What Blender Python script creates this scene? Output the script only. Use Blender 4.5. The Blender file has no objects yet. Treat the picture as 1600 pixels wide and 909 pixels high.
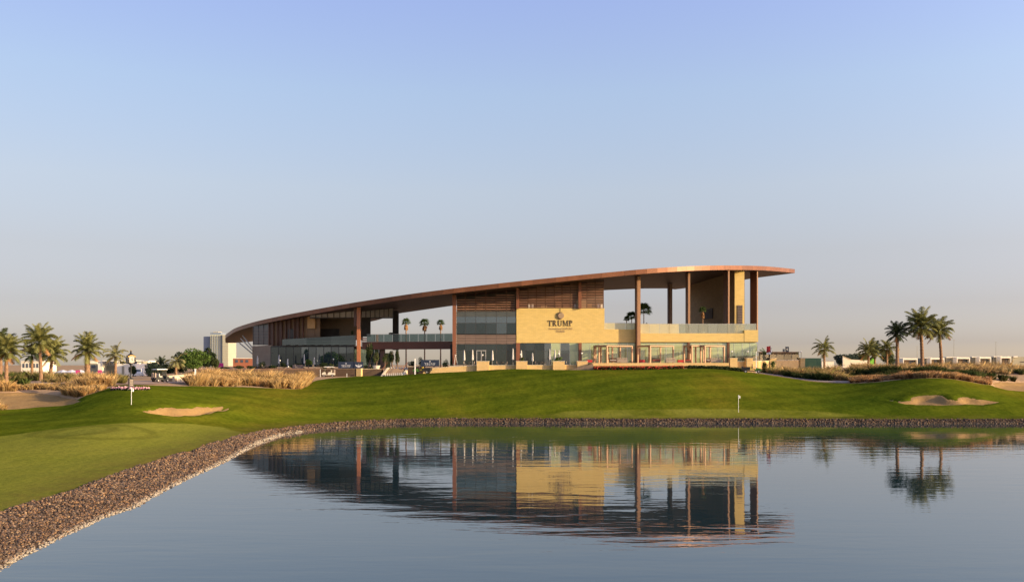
import bpy, bmesh, math, random
import numpy as np
from mathutils import Vector, Matrix
random.seed(7); RNG = np.random.default_rng(7)
C = bpy.context.scene.collection
R = math.radians

# ------------------------------------------------------------------ camera, sky, sun
FPX = 1386.0; HZ = 570.0; CH = 7.9          # focal length in photo pixels, horizon row, eye height above water
cam = bpy.data.cameras.new('camera'); camo = bpy.data.objects.new('camera', cam); C.objects.link(camo)
camo.location = (0, 0, CH); camo.rotation_euler = (R(90), 0, 0)
cam.sensor_width = 36; cam.lens = 36 * FPX / 1600; cam.shift_y = (HZ - 454.5) / 1600
cam.clip_start = 0.5; cam.clip_end = 12000
bpy.context.scene.camera = camo

SUN_AZ, SUN_EL = 68, 13                     # degrees to the right of straight behind the camera; elevation
sl = bpy.data.lights.new('sun', 'SUN'); so = bpy.data.objects.new('sun', sl); C.objects.link(so)
sl.energy = 3.9; sl.angle = R(0.5); sl.color = (1.0, 0.75, 0.42)
sd = Vector((math.sin(R(SUN_AZ)) * math.cos(R(SUN_EL)), -math.cos(R(SUN_AZ)) * math.cos(R(SUN_EL)), math.sin(R(SUN_EL))))
so.rotation_euler = (-sd).to_track_quat('-Z', 'Y').to_euler()
w = bpy.data.worlds.new('World'); bpy.context.scene.world = w; w.use_nodes = True
nt = w.node_tree; bg = nt.nodes['Background']; sky = nt.nodes.new('ShaderNodeTexSky')
sky.sky_type = 'NISHITA'; sky.sun_disc = False; sky.sun_elevation = R(SUN_EL); sky.sun_rotation = R(180 - SUN_AZ)
sky.air_density = 1.0; sky.dust_density = 1.0; sky.ozone_density = 1.0
# slight overall colour balance of the sky, the same in every direction at one height
tc = nt.nodes.new('ShaderNodeTexCoord'); sx = nt.nodes.new('ShaderNodeSeparateXYZ'); nt.links.new(tc.outputs['Generated'], sx.inputs[0])
cr = nt.nodes.new('ShaderNodeValToRGB'); nt.links.new(sx.outputs['Z'], cr.inputs[0])
SKYB = [(0.0039, (0.74, 0.72, 0.98)), (0.0241, (0.50, 0.49, 0.75)), (0.0645, (0.509, 0.445, 0.590)), (0.1215, (0.659, 0.530, 0.580)),
        (0.1910, (0.87, 0.70, 0.70)), (0.2912, (1.02, 0.88, 0.91)), (0.3803, (1.08, 0.92, 1.10))]
while len(cr.color_ramp.elements) < len(SKYB): cr.color_ramp.elements.new(0.5)
for e, (p, c) in zip(cr.color_ramp.elements, SKYB): e.position = p; e.color = (*c, 1)
mx = nt.nodes.new('ShaderNodeMix'); mx.data_type = 'RGBA'; mx.blend_type = 'MULTIPLY'; mx.inputs[0].default_value = 1
nt.links.new(sky.outputs[0], mx.inputs[6]); nt.links.new(cr.outputs[0], mx.inputs[7]); 
# the sky texture is much brighter opposite the sun than the photograph's sky: even it out smoothly from side to side
az = nt.nodes.new('ShaderNodeMapRange'); az.inputs[1].default_value = -.7; az.inputs[2].default_value = .7; az.inputs[3].default_value = .74; az.inputs[4].default_value = 1.26; nt.links.new(sx.outputs['X'], az.inputs[0])
m2 = nt.nodes.new('ShaderNodeMix'); m2.data_type = 'RGBA'; m2.blend_type = 'MULTIPLY'; m2.inputs[0].default_value = 1
nt.links.new(mx.outputs[2], m2.inputs[6]); nt.links.new(az.outputs[0], m2.inputs[7]); nt.links.new(m2.outputs[2], bg.inputs[0])
bg.inputs[1].default_value = 0.15
vs = bpy.context.scene.view_settings
vs.view_transform = 'Standard'; vs.look = 'None'; vs.exposure = 0.9; vs.gamma = 1; vs.use_curve_mapping = False
bpy.context.scene.cycles.max_bounces = 8; bpy.context.scene.cycles.transparent_max_bounces = 24

# ------------------------------------------------------------------ helpers
def P(px, D, py): return Vector(((px - 800) / FPX * D, D, CH + (HZ - py) / FPX * D))
def X(px, D): return (px - 800) / FPX * D
def Z(py, D): return CH + (HZ - py) / FPX * D
MATS = {}
def mat(name, c1, c2=None, rough=0.7, scale=1.0, detail=6, bump=0.0, bscale=None, metal=0.0, attr=None, island=None,
        spec=0.5, rnd=0.0, stretch=(1, 1, 1), coord='Object', sheen=0, trans=0.0):
    m = bpy.data.materials.new(name); m.use_nodes = True; n = m.node_tree.nodes; l = m.node_tree.links
    b = n['Principled BSDF']; b.inputs['Roughness'].default_value = rough; b.inputs['Metallic'].default_value = metal
    b.inputs['Specular IOR Level'].default_value = spec
    c2 = c2 or c1
    t = n.new('ShaderNodeTexCoord'); mp = n.new('ShaderNodeMapping'); mp.inputs['Scale'].default_value = stretch
    l.new(t.outputs[coord], mp.inputs[0])
    nz = n.new('ShaderNodeTexNoise'); nz.inputs['Scale'].default_value = scale; nz.inputs['Detail'].default_value = detail
    nz.inputs['Roughness'].default_value = 0.6; l.new(mp.outputs[0], nz.inputs[0])
    r = n.new('ShaderNodeValToRGB'); r.color_ramp.elements[0].position = .3; r.color_ramp.elements[1].position = .7
    r.color_ramp.elements[0].color = (*c1, 1); r.color_ramp.elements[1].color = (*c2, 1)
    l.new(nz.outputs[0], r.inputs[0]); out = r.outputs[0]
    def mul(sock, lo, hi, val):
        mr = n.new('ShaderNodeMapRange'); mr.inputs[3].default_value = lo; mr.inputs[4].default_value = hi; l.new(val, mr.inputs[0])
        k = n.new('ShaderNodeMix'); k.data_type = 'RGBA'; k.blend_type = 'MULTIPLY'; k.inputs[0].default_value = 1
        l.new(sock, k.inputs[6]); l.new(mr.outputs[0], k.inputs[7]); return k.outputs[2]
    if attr:
        a = n.new('ShaderNodeAttribute'); a.attribute_name = attr
        k = n.new('ShaderNodeMix'); k.data_type = 'RGBA'; k.blend_type = 'MULTIPLY'; k.inputs[0].default_value = 1
        l.new(out, k.inputs[6]); l.new(a.outputs['Color'], k.inputs[7]); out = k.outputs[2]
    if rnd:
        oi = n.new('ShaderNodeObjectInfo'); out = mul(out, 1 - rnd, 1 + rnd, oi.outputs['Random'])
    if island:
        g = n.new('ShaderNodeNewGeometry'); out = mul(out, island[0], island[1], g.outputs['Random Per Island'])
    l.new(out, b.inputs['Base Color'])
    if bump:
        bz = n.new('ShaderNodeTexNoise'); bz.inputs['Scale'].default_value = bscale or scale * 6; bz.inputs['Detail'].default_value = 6
        l.new(mp.outputs[0], bz.inputs[0])
        bm = n.new('ShaderNodeBump'); bm.inputs['Strength'].default_value = 1; bm.inputs['Distance'].default_value = bump
        l.new(bz.outputs[0], bm.inputs['Height']); l.new(bm.outputs[0], b.inputs['Normal'])
    if trans:
        tl = n.new('ShaderNodeBsdfTranslucent'); l.new(out, tl.inputs[0]); ms = n.new('ShaderNodeMixShader'); ms.inputs[0].default_value = trans
        l.new(b.outputs[0], ms.inputs[1]); l.new(tl.outputs[0], ms.inputs[2]); l.new(ms.outputs[0], n['Material Output'].inputs[0])
    MATS[name] = m; return m

class MB:
    """collects faces for one mesh"""
    def __init__(s): s.v = []; s.f = []; s.n = 0
    def add(s, vs, fs):
        s.v.extend([tuple(v) for v in vs]); s.f.extend([tuple(i + s.n for i in f) for f in fs]); s.n += len(vs); return s
    def box(s, c, d, rz=0, ry=0):
        """centre, full size, rotation about z"""
        x, y, z = d[0] / 2, d[1] / 2, d[2] / 2
        M = Matrix.Rotation(rz, 3, 'Z') @ Matrix.Rotation(ry, 3, 'Y'); c = Vector(c)
        vs = [c + M @ Vector((a * x, b * y, k * z)) for k in (-1, 1) for a, b in ((-1, -1), (1, -1), (1, 1), (-1, 1))]
        return s.add(vs, [(3, 2, 1, 0), (4, 5, 6, 7), (0, 1, 5, 4), (1, 2, 6, 5), (2, 3, 7, 6), (3, 0, 4, 7)])
    def hexa(s, a, b, c, d, off):
        """quad a b c d pushed by off"""
        off = Vector(off); vs = [Vector(p) for p in (a, b, c, d)]; vs += [p + off for p in vs]
        return s.add(vs, [(0, 1, 2, 3), (7, 6, 5, 4), (1, 0, 4, 5), (2, 1, 5, 6), (3, 2, 6, 7), (0, 3, 7, 4)])
    def tube(s, pts, rad, seg=8, cap=True):
        pts = [Vector(p) for p in pts]; rad = rad if hasattr(rad, '__len__') else [rad] * len(pts); vs = []; fs = []
        for i, p in enumerate(pts):
            t = (pts[min(i + 1, len(pts) - 1)] - pts[max(i - 1, 0)]).normalized()
            u = t.cross(Vector((0, 1, 0)) if abs(t.y) < .9 else Vector((1, 0, 0))).normalized(); v = t.cross(u)
            for k in range(seg):
                a = 2 * math.pi * k / seg; vs.append(p + rad[i] * (math.cos(a) * u + math.sin(a) * v))
        for i in range(len(pts) - 1):
            for k in range(seg):
                k2 = (k + 1) % seg; fs.append((i * seg + k, i * seg + k2, (i + 1) * seg + k2, (i + 1) * seg + k))
        if cap: fs.append(tuple(range(seg - 1, -1, -1))); fs.append(tuple((len(pts) - 1) * seg + k for k in range(seg)))
        return s.add(vs, fs)
    def lathe(s, prof, c=(0, 0, 0), seg=12):
        c = Vector(c); vs = []; fs = []
        for r, z in prof:
            for k in range(seg):
                a = 2 * math.pi * k / seg; vs.append(c + Vector((r * math.cos(a), r * math.sin(a), z)))
        for i in range(len(prof) - 1):
            for k in range(seg):
                k2 = (k + 1) % seg; fs.append((i * seg + k, i * seg + k2, (i + 1) * seg + k2, (i + 1) * seg + k))
        fs.append(tuple(range(seg - 1, -1, -1))); fs.append(tuple((len(prof) - 1) * seg + k for k in range(seg)))
        return s.add(vs, fs)
    def ball(s, c, r, seg=10, rings=6, sc=(1, 1, 1)):
        c = Vector(c); prof = []; vs = []; fs = []
        for i in range(rings + 1):
            a = math.pi * i / rings; rr = max(r * math.sin(a), 1e-4); z = -r * math.cos(a)
            for k in range(seg):
                t = 2 * math.pi * k / seg; vs.append(c + Vector((rr * math.cos(t) * sc[0], rr * math.sin(t) * sc[1], z * sc[2])))
        for i in range(rings):
            for k in range(seg):
                k2 = (k + 1) % seg; fs.append((i * seg + k, i * seg + k2, (i + 1) * seg + k2, (i + 1) * seg + k))
        return s.add(vs, fs)
    def prism(s, pts2, a, b, origin, depth):
        """2-D outline pts2 in directions a, b from origin, pushed by depth vector"""
        o = Vector(origin); a = Vector(a); b = Vector(b); d = Vector(depth); n = len(pts2)
        vs = [o + a * p[0] + b * p[1] for p in pts2]; vs += [v + d for v in vs]
        fs = [tuple(range(n)), tuple(range(2 * n - 1, n - 1, -1))] + [(i, i + n, (i + 1) % n + n, (i + 1) % n) for i in range(n)]
        return s.add(vs, fs)
    def mesh(s, name, m=None, off=None, smooth=False):
        me = bpy.data.meshes.new(name)
        v = s.v if off is None else [(a - off[0], b - off[1], c - off[2]) for a, b, c in s.v]
        me.from_pydata(v, [], s.f); me.validate(); me.update()
        bm = bmesh.new(); bm.from_mesh(me); bmesh.ops.recalc_face_normals(bm, faces=bm.faces); bm.to_mesh(me); bm.free()
        if m: me.materials.append(m)
        if smooth: me.polygons.foreach_set('use_smooth', [True] * len(me.polygons))
        return me
def link(name, data, parent=None, loc=(0, 0, 0), rot=(0, 0, 0), scale=(1, 1, 1)):
    o = bpy.data.objects.new(name, data); C.objects.link(o); o.parent = parent; o.location = loc; o.rotation_euler = rot; o.scale = scale; return o
def tag(o, label=None, cat=None, group=None, kind=None):
    if label: o['label'] = label
    if cat: o['category'] = cat
    if group: o['group'] = group
    if kind: o['kind'] = kind
    return o
def root(name, loc, label, cat, group=None, rz=0): return tag(link(name, None, None, loc, (0, 0, rz)), label, cat, group)
def obj(name, mb, m, parent=None, smooth=False, off=None, label=None):
    """mesh object; off = world origin subtracted from the vertices (the root's place)"""
    o = link(name, mb.mesh(name, m, off, smooth), parent)
    if label: o['label'] = label
    return o
def copy_tree(o, parent=None):
    c = o.copy(); C.objects.link(c); c.parent = parent
    for ch in [x for x in bpy.data.objects if x.parent == o]: copy_tree(ch, c)
    return c
UNIT = {}
def unit_box(m):
    """1x1x1 box mesh, origin at its centre, shared by alike pieces"""
    if m.name not in UNIT: UNIT[m.name] = MB().box((0, 0, 0), (1, 1, 1)).mesh('piece_' + m.name, m)
    return UNIT[m.name]
def piece(name, m, c, d, parent, off=(0, 0, 0), rz=0, ry=0):
    return link(name, unit_box(m), parent, (c[0] - off[0], c[1] - off[1], c[2] - off[2]), (0, ry, rz), d)
def raw_mesh(name, v, f, m, smooth=False, col=None):
    v = np.asarray(v, dtype=np.float32); f = np.asarray(f, dtype=np.int32); me = bpy.data.meshes.new(name)
    me.vertices.add(len(v)); me.vertices.foreach_set('co', v.ravel())
    k = f.shape[1]; me.loops.add(f.size); me.loops.foreach_set('vertex_index', f.ravel())
    me.polygons.add(len(f)); me.polygons.foreach_set('loop_start', np.arange(0, f.size, k, dtype=np.int32)); me.polygons.foreach_set('loop_total', np.full(len(f), k, dtype=np.int32))
    if smooth: me.polygons.foreach_set('use_smooth', np.ones(len(f), dtype=bool))
    if col is not None:
        a = me.color_attributes.new('Col', 'FLOAT_COLOR', 'POINT'); a.data.foreach_set('color', np.c_[col, np.ones(len(v))].astype(np.float32).ravel())
    me.update(calc_edges=True)
    if m: me.materials.append(m)
    return me

# ------------------------------------------------------------------ terrain
def edge_world(pts, h=0.0): return [(X(px, (CH - h) * FPX / (py - HZ)), (CH - h) * FPX / (py - HZ)) for px, py in pts]
WATER_EDGE = edge_world([(0, 898), (62, 862), (125, 831), (175, 807), (219, 793), (256, 771), (306, 745), (353, 723), (387, 704), (412, 691), (445, 679.5), (500, 670.5), (560, 665.5), (621, 662), (709, 660.6)])
SHORE = [(0, 10), (-14, 14), (-19, 22)] + WATER_EDGE + [(10, 120.2), (25, 119.8), (45, 119.4), (66, 119.2), (90, 119.4), (120, 115), (150, 100), (165, 75), (150, 40), (120, 20), (60, 11)]
def poly_sd(x, y, poly):
    """signed distance, positive inside"""
    x = np.asarray(x, float); y = np.asarray(y, float); d = np.full(x.shape, 1e9); ins = np.zeros(x.shape, bool); n = len(poly)
    for i in range(n):
        ax, ay = poly[i]; bx, by = poly[(i + 1) % n]; ex, ey = bx - ax, by - ay; L = ex * ex + ey * ey + 1e-12
        t = np.clip(((x - ax) * ex + (y - ay) * ey) / L, 0, 1); d = np.minimum(d, (x - ax - t * ex) ** 2 + (y - ay - t * ey) ** 2)
        c = (ay > y) != (by > y); xi = ax + (y - ay) * ex / (ey if ey else 1e-9); ins ^= c & (x < xi)
    return np.where(ins, 1, -1) * np.sqrt(d)
def smooth(t): t = np.clip(t, 0, 1); return t * t * (3 - 2 * t)
_pn = RNG.random((64, 64))
def vnoise(x, y, s):
    """smooth value noise 0..1"""
    x = np.asarray(x) / s; y = np.asarray(y) / s; xi = np.floor(x).astype(int); yi = np.floor(y).astype(int); fx = smooth(x - xi); fy = smooth(y - yi)
    g = lambda a, b: _pn[a % 64, b % 64]
    return (g(xi, yi) * (1 - fx) + g(xi + 1, yi) * fx) * (1 - fy) + (g(xi, yi + 1) * (1 - fx) + g(xi + 1, yi + 1) * fx) * fy
# control points: photo column -> [(distance, height)]
def hy(D, py): return CH - (py - HZ) * D / FPX
CTL = {
 -150: [(48, 1.1), (60, 1.4), (80, 1.9), (95, 2.6), (105, 3.1), (112, 4.2), (125, 5.4), (150, 6.2), (180, 6.8)],
 0: [(48, 1.0), (60, 1.15), (80, 1.7), (95, hy(95, 652)), (105, hy(105, 637)), (112, hy(112, 616)), (125, hy(125, 598)), (150, 5.5), (180, 5.1)],
 100: [(50, 1.0), (60, 1.15), (80, 1.75), (95, hy(95, 651)), (105, hy(105, 634)), (113, hy(113, 617)), (125, hy(125, 599)), (150, 5.5), (180, 5.1)],
 200: [(53, 1.0), (65, 1.25), (80, 1.8), (90, hy(90, 655)), (100, hy(100, 634)), (109, hy(109, 605)), (116, hy(116, 603)), (130, 5.3), (150, 5.5), (180, 5.1)],
 290: [(75, 1.05), (85, 1.25), (93, hy(93, 662)), (100, hy(100, 649)), (104, hy(104, 634)), (115, hy(115, 617)), (128, hy(128, 603)), (140, 5.2), (160, 5.9), (185, 6.5)],
 380: [(92, 1.0), (97, 1.1), (104, hy(104, 652)), (112, hy(112, 638)), (122, hy(122, 619)), (135, hy(135, 604)), (150, 5.0), (165, 5.6), (185, 6.5)],
 450: [(104, 1.0), (110, 1.25), (120, hy(120, 640)), (130, hy(130, 622)), (142, hy(142, 605)), (152, hy(152, 601)), (162, 5.3), (178, hy(178, 587)), (190, 6.5)],
 600: [(115, .95), (120, hy(120, 648)), (130, hy(130, 632)), (140, hy(140, 615)), (150, hy(150, 600)), (162, hy(162, 590)), (175, hy(175, 587.5)), (185, 6.2)],
 750: [(117, .95), (122, hy(122, 645)), (135, hy(135, 622)), (145, hy(145, 604)), (155, hy(155, 589)), (165, hy(165, 580.5)), (176, hy(176, 579)), (186, 6.9)],
 900: [(117, .95), (122, hy(122, 645)), (135, hy(135, 620)), (145, hy(145, 600)), (155, hy(155, 585)), (165, hy(165, 578)), (176, hy(176, 577.5)), (186, 7.0)],
 1050: [(117, .95), (122, hy(122, 645)), (135, hy(135, 619)), (145, hy(145, 599)), (155, hy(155, 584)), (165, hy(165, 577)), (176, hy(176, 577)), (186, 7.0)],
 1150: [(117, .95), (122, hy(122, 646)), (135, hy(135, 623)), (145, hy(145, 605)), (155, hy(155, 589)), (165, hy(165, 580)), (175, hy(175, 579)), (186, 7.0)],
 1250: [(117, .95), (122, hy(122, 645)), (135, hy(135, 626)), (150, hy(150, 607)), (160, hy(160, 596)), (170, hy(170, 589)), (180, 6.2), (192, 6.9)],
 1350: [(117, .95), (122, hy(122, 645)), (135, hy(135, 626)), (148, hy(148, 608)), (157, hy(157, 597)), (162, 5.2), (168, 6.2), (176, 6.7), (190, 6.9)],
 1470: [(117, .95), (122, hy(122, 644)), (128, hy(128, 634)), (133, hy(133, 617)), (142, hy(142, 600)), (148, hy(148, 591)), (157, 6.2), (165, 6.8), (175, 6.9), (190, 6.9)],
 1600: [(117, .95), (122, hy(122, 645)), (130, hy(130, 634)), (140, hy(140, 622)), (150, hy(150, 610)), (157, hy(157, 598)), (164, 6.1), (172, 6.7), (180, 6.9), (192, 6.9)],
 1800: [(117, .95), (122, 1.1), (130, 1.7), (140, 2.7), (150, 3.7), (158, 4.6), (165, 5.5), (180, 6.4), (192, 6.8)]}
cp = [(X(px, D), D, h) for px, l in CTL.items() for D, h in l]
cp = np.array(cp); tp = lambda r2: np.where(r2 > 0, r2 * np.log(r2 + 1e-12), 0)
SC = 50.0; A = cp[:, :2] / SC; n_ = len(A); K = tp(((A[:, None] - A[None]) ** 2).sum(-1)) + np.eye(n_) * 0.002
Pm = np.c_[np.ones(n_), A]; M_ = np.block([[K, Pm], [Pm.T, np.zeros((3, 3))]]); W = np.linalg.solve(M_, np.r_[cp[:, 2], 0, 0, 0])
def rbf(x, y):
    q = np.c_[x.ravel(), y.ravel()] / SC; out = np.zeros(len(q))
    for i in range(0, len(q), 20000):
        s = q[i:i + 20000]; out[i:i + 20000] = tp(((s[:, None] - A[None]) ** 2).sum(-1)) @ W[:n_] + W[n_] + s @ W[n_ + 1:]
    return out.reshape(x.shape)
def bank_h(x, y): return .55 + .35 * smooth((108 - y) / 22)
def band_w(x, y): return 1.5 + 2.3 * smooth((105 - y) / 50) * (x < 0)     # width of the stone bank
def base_height(x, y):
    sdv = -poly_sd(x, y, SHORE)                                     # distance from the water on land
    px = x / np.maximum(y, 20) * FPX + 800
    h = rbf(np.clip(x, -0.6 * y - 6, 0.75 * y), np.clip(y, 40, 195))
    far = smooth((y - 183) / 22); hf = 6.95 - 2.2 * smooth((-x / np.maximum(y, 1) - .33) / .05); h = h * (1 - far) + hf * far
    side = smooth((np.abs(x) - 0.62 * np.maximum(y, 40) - 10) / 30); h = h * (1 - side) + (4.5 + 2.45 * far + .8 * vnoise(x, y, 40)) * side
    near = smooth((40 - y) / 25) * (sdv > 0); h = h * (1 - near) + 1.3 * near
    knoll = smooth(1 - np.hypot(x, y + 4) / 12); h = np.maximum(h, 6.3 * knoll * (sdv > 0))     # bank the photographer stands on
    h = h + ((vnoise(x, y, 9) - .5) * .20 + (vnoise(x + 31, y * 1.7, 17) - .5) * .22 * smooth((y - 92) / 25)) * smooth((sdv - 5) / 12) * (1 - far)
    w_ = band_w(x, y); hb = bank_h(x, y); land = hb + (h - hb) * smooth((sdv - w_) / 11)
    bank = np.where(sdv < w_, -.12 + (hb + .12) * np.clip(sdv / w_, -2, 1), land)
    return np.where(sdv < 0, np.maximum(-1.6, sdv * .5 - .12), bank)
def axis(lo, hi, step, far_lo, far_hi):
    a = list(np.arange(lo, hi + 1e-6, step)); s = step
    while a[-1] < far_hi: s *= 1.35; a.append(a[-1] + s)
    s = step
    while a[0] > far_lo: s *= 1.35; a.insert(0, a[0] - s)
    return np.array(a)
GX = axis(-112, 112, .6, -4000, 4000); GY = axis(12, 192, .6, -400, 9000)
gx, gy = np.meshgrid(GX, GY); H0 = base_height(gx, gy)
def bil(G, x, y):
    x = np.asarray(x, float); y = np.asarray(y, float)
    i = np.clip(np.searchsorted(GX, x) - 1, 0, len(GX) - 2); j = np.clip(np.searchsorted(GY, y) - 1, 0, len(GY) - 2)
    fx = np.clip((x - GX[i]) / (GX[i + 1] - GX[i]), 0, 1); fy = np.clip((y - GY[j]) / (GY[j + 1] - GY[j]), 0, 1)
    return (G[j, i] * (1 - fx) + G[j, i + 1] * fx) * (1 - fy) + (G[j + 1, i] * (1 - fx) + G[j + 1, i + 1] * fx) * fy
def hit(px, py, lo=30, hi=195):
    """ground point seen at a photo pixel"""
    D = np.linspace(lo, hi, 1200); k = bil(H0, (px - 800) / FPX * D, D) - (CH + (HZ - py) / FPX * D); i = np.argmax(k > 0)
    D = D[i]; return ((px - 800) / FPX * D, D)
BUNK = [[(223, 641), (240, 637), (262, 635.5), (275, 637.5), (300, 635), (340, 634.5), (372, 632), (352, 640), (330, 646), (308, 650), (265, 649.5), (235, 646)],
        [(-70, 611), (0, 612), (60, 612), (95, 617), (130, 624), (118, 630), (60, 636), (0, 640), (-70, 642)],
        [(1380, 623.5), (1396, 623.5), (1410, 626.5), (1420, 624.5), (1427, 619), (1440, 616.5), (1470, 616), (1481, 622), (1496, 625), (1502, 619), (1515, 620), (1530, 623), (1565, 628), (1540, 632), (1500, 632.5), (1450, 632.5), (1415, 631)],
        [(1548, 598), (1560, 596), (1600, 596.5), (1690, 598), (1690, 613), (1600, 611), (1572, 609), (1556, 605)]]
BW = [[hit(*p) for p in b] for b in BUNK]; DEP = [.75, .28, .6, .35]
wob = (vnoise(gx, gy, 1.7) - .5) * .5
Ht = H0.copy(); SDB = []
for b, dp in zip(BW, DEP):
    s = poly_sd(gx, gy, b) + wob; SDB.append(s); dep = dp * smooth(s / 1.4); Ht = Ht - dep - np.clip(s * .5, 0, .35) + .12 * np.clip(1 - np.abs(s + .9) / .9, 0, 1)
def ground(x, y): return float(bil(Ht, x, y))
def dgrass(px):
    """distance at which mown grass ends, by photo column"""
    return np.interp(px, [-600, 0, 100, 130, 165, 190, 230, 262, 300, 470, 492, 560, 640, 700, 1100, 1160, 1200, 1260, 1330, 1400, 1450, 1540, 1600, 2200],
                     [104, 105, 107, 108, 112, 121, 123, 126, 130, 141, 160, 177, 177, 178, 178, 176, 171, 163, 157, 153, 149, 148, 152, 155])
pxg = gx / np.maximum(gy, 1) * FPX + 800
grass_sd = np.clip(dgrass(pxg) - gy, -6, 6); grass_sd = np.where(gy < 25, 6, grass_sd)
shore_sd = -poly_sd(gx, gy, SHORE)
GREENS = [[(-260, 720), (-60, 688), (0, 681), (70, 671), (140, 664.5), (220, 661.5), (300, 662), (352, 667), (390, 676), (330, 694), (220, 728), (90, 768), (0, 800), (-260, 900)],
          [(840, 650), (880, 644), (960, 640.5), (1060, 639.5), (1180, 640), (1290, 643), (1360, 649), (1250, 652), (950, 652.5)]]
GWl = []
for g in GREENS: GWl.append([hit(px, py) if py < 800 else (X(px, 38), 38) for px, py in g])
green_sd = np.maximum(poly_sd(gx, gy, GWl[0]), np.minimum(poly_sd(gx, gy, GWl[1]), .03)) + (vnoise(gx, gy, 5) - .5) * .7
green_sd = np.clip(green_sd, -6, 6)
rc = hit(160, 673); ring = np.abs(np.hypot(gx - rc[0], (gy - rc[1]) * .8) - 4.2)
ring = np.minimum(ring, np.abs(np.hypot(gx - rc[0] + 2.6, (gy - rc[1]) * .8) - 3.2)); ring = np.minimum(ring, 3)

def ground_material():
    m = bpy.data.materials.new('turf_and_desert_soil'); m.use_nodes = True; n = m.node_tree.nodes; l = m.node_tree.links; b = n['Principled BSDF']
    geo = n.new('ShaderNodeNewGeometry')
    def noise(s, det=5, st=(1, 1, 1), rough=.6):
        mp = n.new('ShaderNodeMapping'); mp.inputs['Scale'].default_value = st; l.new(geo.outputs['Position'], mp.inputs[0])
        z = n.new('ShaderNodeTexNoise'); z.inputs['Scale'].default_value = s; z.inputs['Detail'].default_value = det; z.inputs['Roughness'].default_value = rough; l.new(mp.outputs[0], z.inputs[0]); return z.outputs[0]
    def ramp(v, stops):
        r = n.new('ShaderNodeValToRGB'); l.new(v, r.inputs[0])
        while len(r.color_ramp.elements) < len(stops): r.color_ramp.elements.new(.5)
        for e, (p, c) in zip(r.color_ramp.elements, stops): e.position = p; e.color = (*c, 1)
        return r.outputs[0]
    def mixc(f, a, b_, mode='MIX'):
        k = n.new('ShaderNodeMix'); k.data_type = 'RGBA'; k.blend_type = mode
        if isinstance(f, float): k.inputs[0].default_value = f
        else: l.new(f, k.inputs[0])
        for s, v in ((6, a), (7, b_)):
            if isinstance(v, tuple): k.inputs[s].default_value = (*v, 1)
            else: l.new(v, k.inputs[s])
        return k.outputs[2]
    def attr(nm):
        a = n.new('ShaderNodeAttribute'); a.attribute_name = nm; return a.outputs['Fac']
    def math_(op, a, b_=0.0, c=0.0):
        k = n.new('ShaderNodeMath'); k.operation = op
        for i, v in enumerate((a, b_, c)):
            if isinstance(v, (int, float)): k.inputs[i].default_value = v
            else: l.new(v, k.inputs[i])
        return k.outputs[0]
    def edge(nm, wdt, namp, nsc):
        v = math_('MULTIPLY_ADD', math_('SUBTRACT', noise(nsc, 3), .5), namp, attr(nm))
        mr = n.new('ShaderNodeMapRange'); mr.interpolation_type = 'SMOOTHSTEP'; mr.inputs[1].default_value = -wdt; mr.inputs[2].default_value = wdt; l.new(v, mr.inputs[0]); return mr.outputs[0]
    G1, G2, G3 = (.060, .091, .007), (.100, .124, .009), (.150, .134, .013)
    fair = ramp(noise(.045, 4, (1, .6, 1)), [(.32, G1), (.52, G2), (.72, G3)])
    fine = ramp(noise(1.6, 8), [(.25, (.62, .68, .6)), (.75, (1.3, 1.22, 1.3))]); fair = mixc(1.0, fair, fine, 'MULTIPLY')
    med = ramp(noise(.22, 4, (1, .5, 1)), [(.3, (.80, .84, .8)), (.7, (1.16, 1.12, 1.1))]); fair = mixc(1.0, fair, med, 'MULTIPLY')
    brown = ramp(noise(.11, 5, (.5, 1.2, 1)), [(.60, (0, 0, 0)), (.78, (1, 1, 1))])
    wvn = n.new('ShaderNodeTexWave'); wvn.inputs['Scale'].default_value = .055; wvn.inputs['Distortion'].default_value = 2.5; wvn.inputs['Detail'].default_value = 1; wvn.inputs['Detail Scale'].default_value = .3
    mpw = n.new('ShaderNodeMapping'); mpw.inputs['Rotation'].default_value = (0, 0, R(62)); l.new(geo.outputs['Position'], mpw.inputs[0]); l.new(mpw.outputs[0], wvn.inputs[0])
    fair = mixc(1.0, fair, ramp(wvn.outputs[0], [(.35, (.93, .93, .92)), (.65, (1.08, 1.07, 1.05))]), 'MULTIPLY')
    fair = mixc(mixc(1.0, brown, (.55, .55, .55), 'MULTIPLY'), fair, (.11, .07, .015))
    gr = ramp(noise(.09, 6), [(.3, (.178, .192, .024)), (.7, (.215, .212, .032))])
    gr = mixc(1.0, gr, ramp(noise(3.0, 6), [(.3, (.78, .80, .78)), (.7, (1.18, 1.15, 1.18))]), 'MULTIPLY')
    rg = n.new('ShaderNodeMapRange'); rg.inputs[1].default_value = .25; rg.inputs[2].default_value = .8; rg.inputs[3].default_value = .78; rg.inputs[4].default_value = 1; l.new(attr('ring'), rg.inputs[0])
    gr = mixc(1.0, gr, rg.outputs[0], 'MULTIPLY')
    turf = mixc(edge('green_sd', .5, 1.2, .35), fair, gr)
    # dry edge of turf along the stones
    e2 = n.new('ShaderNodeMapRange'); e2.inputs[1].default_value = 0.0; e2.inputs[2].default_value = 4.5; e2.inputs[3].default_value = 1; e2.inputs[4].default_value = 0; l.new(attr('bank_sd'), e2.inputs[0])
    f2 = math_('MULTIPLY', e2.outputs[0], ramp(noise(.6, 6), [(.35, (.15, .15, .15)), (.65, (1, 1, 1))]))
    turf = mixc(math_('MULTIPLY', f2, .8), turf, (.15, .11, .03))
    soil = ramp(noise(.6, 8), [(.3, (.36, .235, .13)), (.7, (.50, .345, .20))])
    col = mixc(edge('grass_sd', .35, 1.0, .8), soil, turf)
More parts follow.
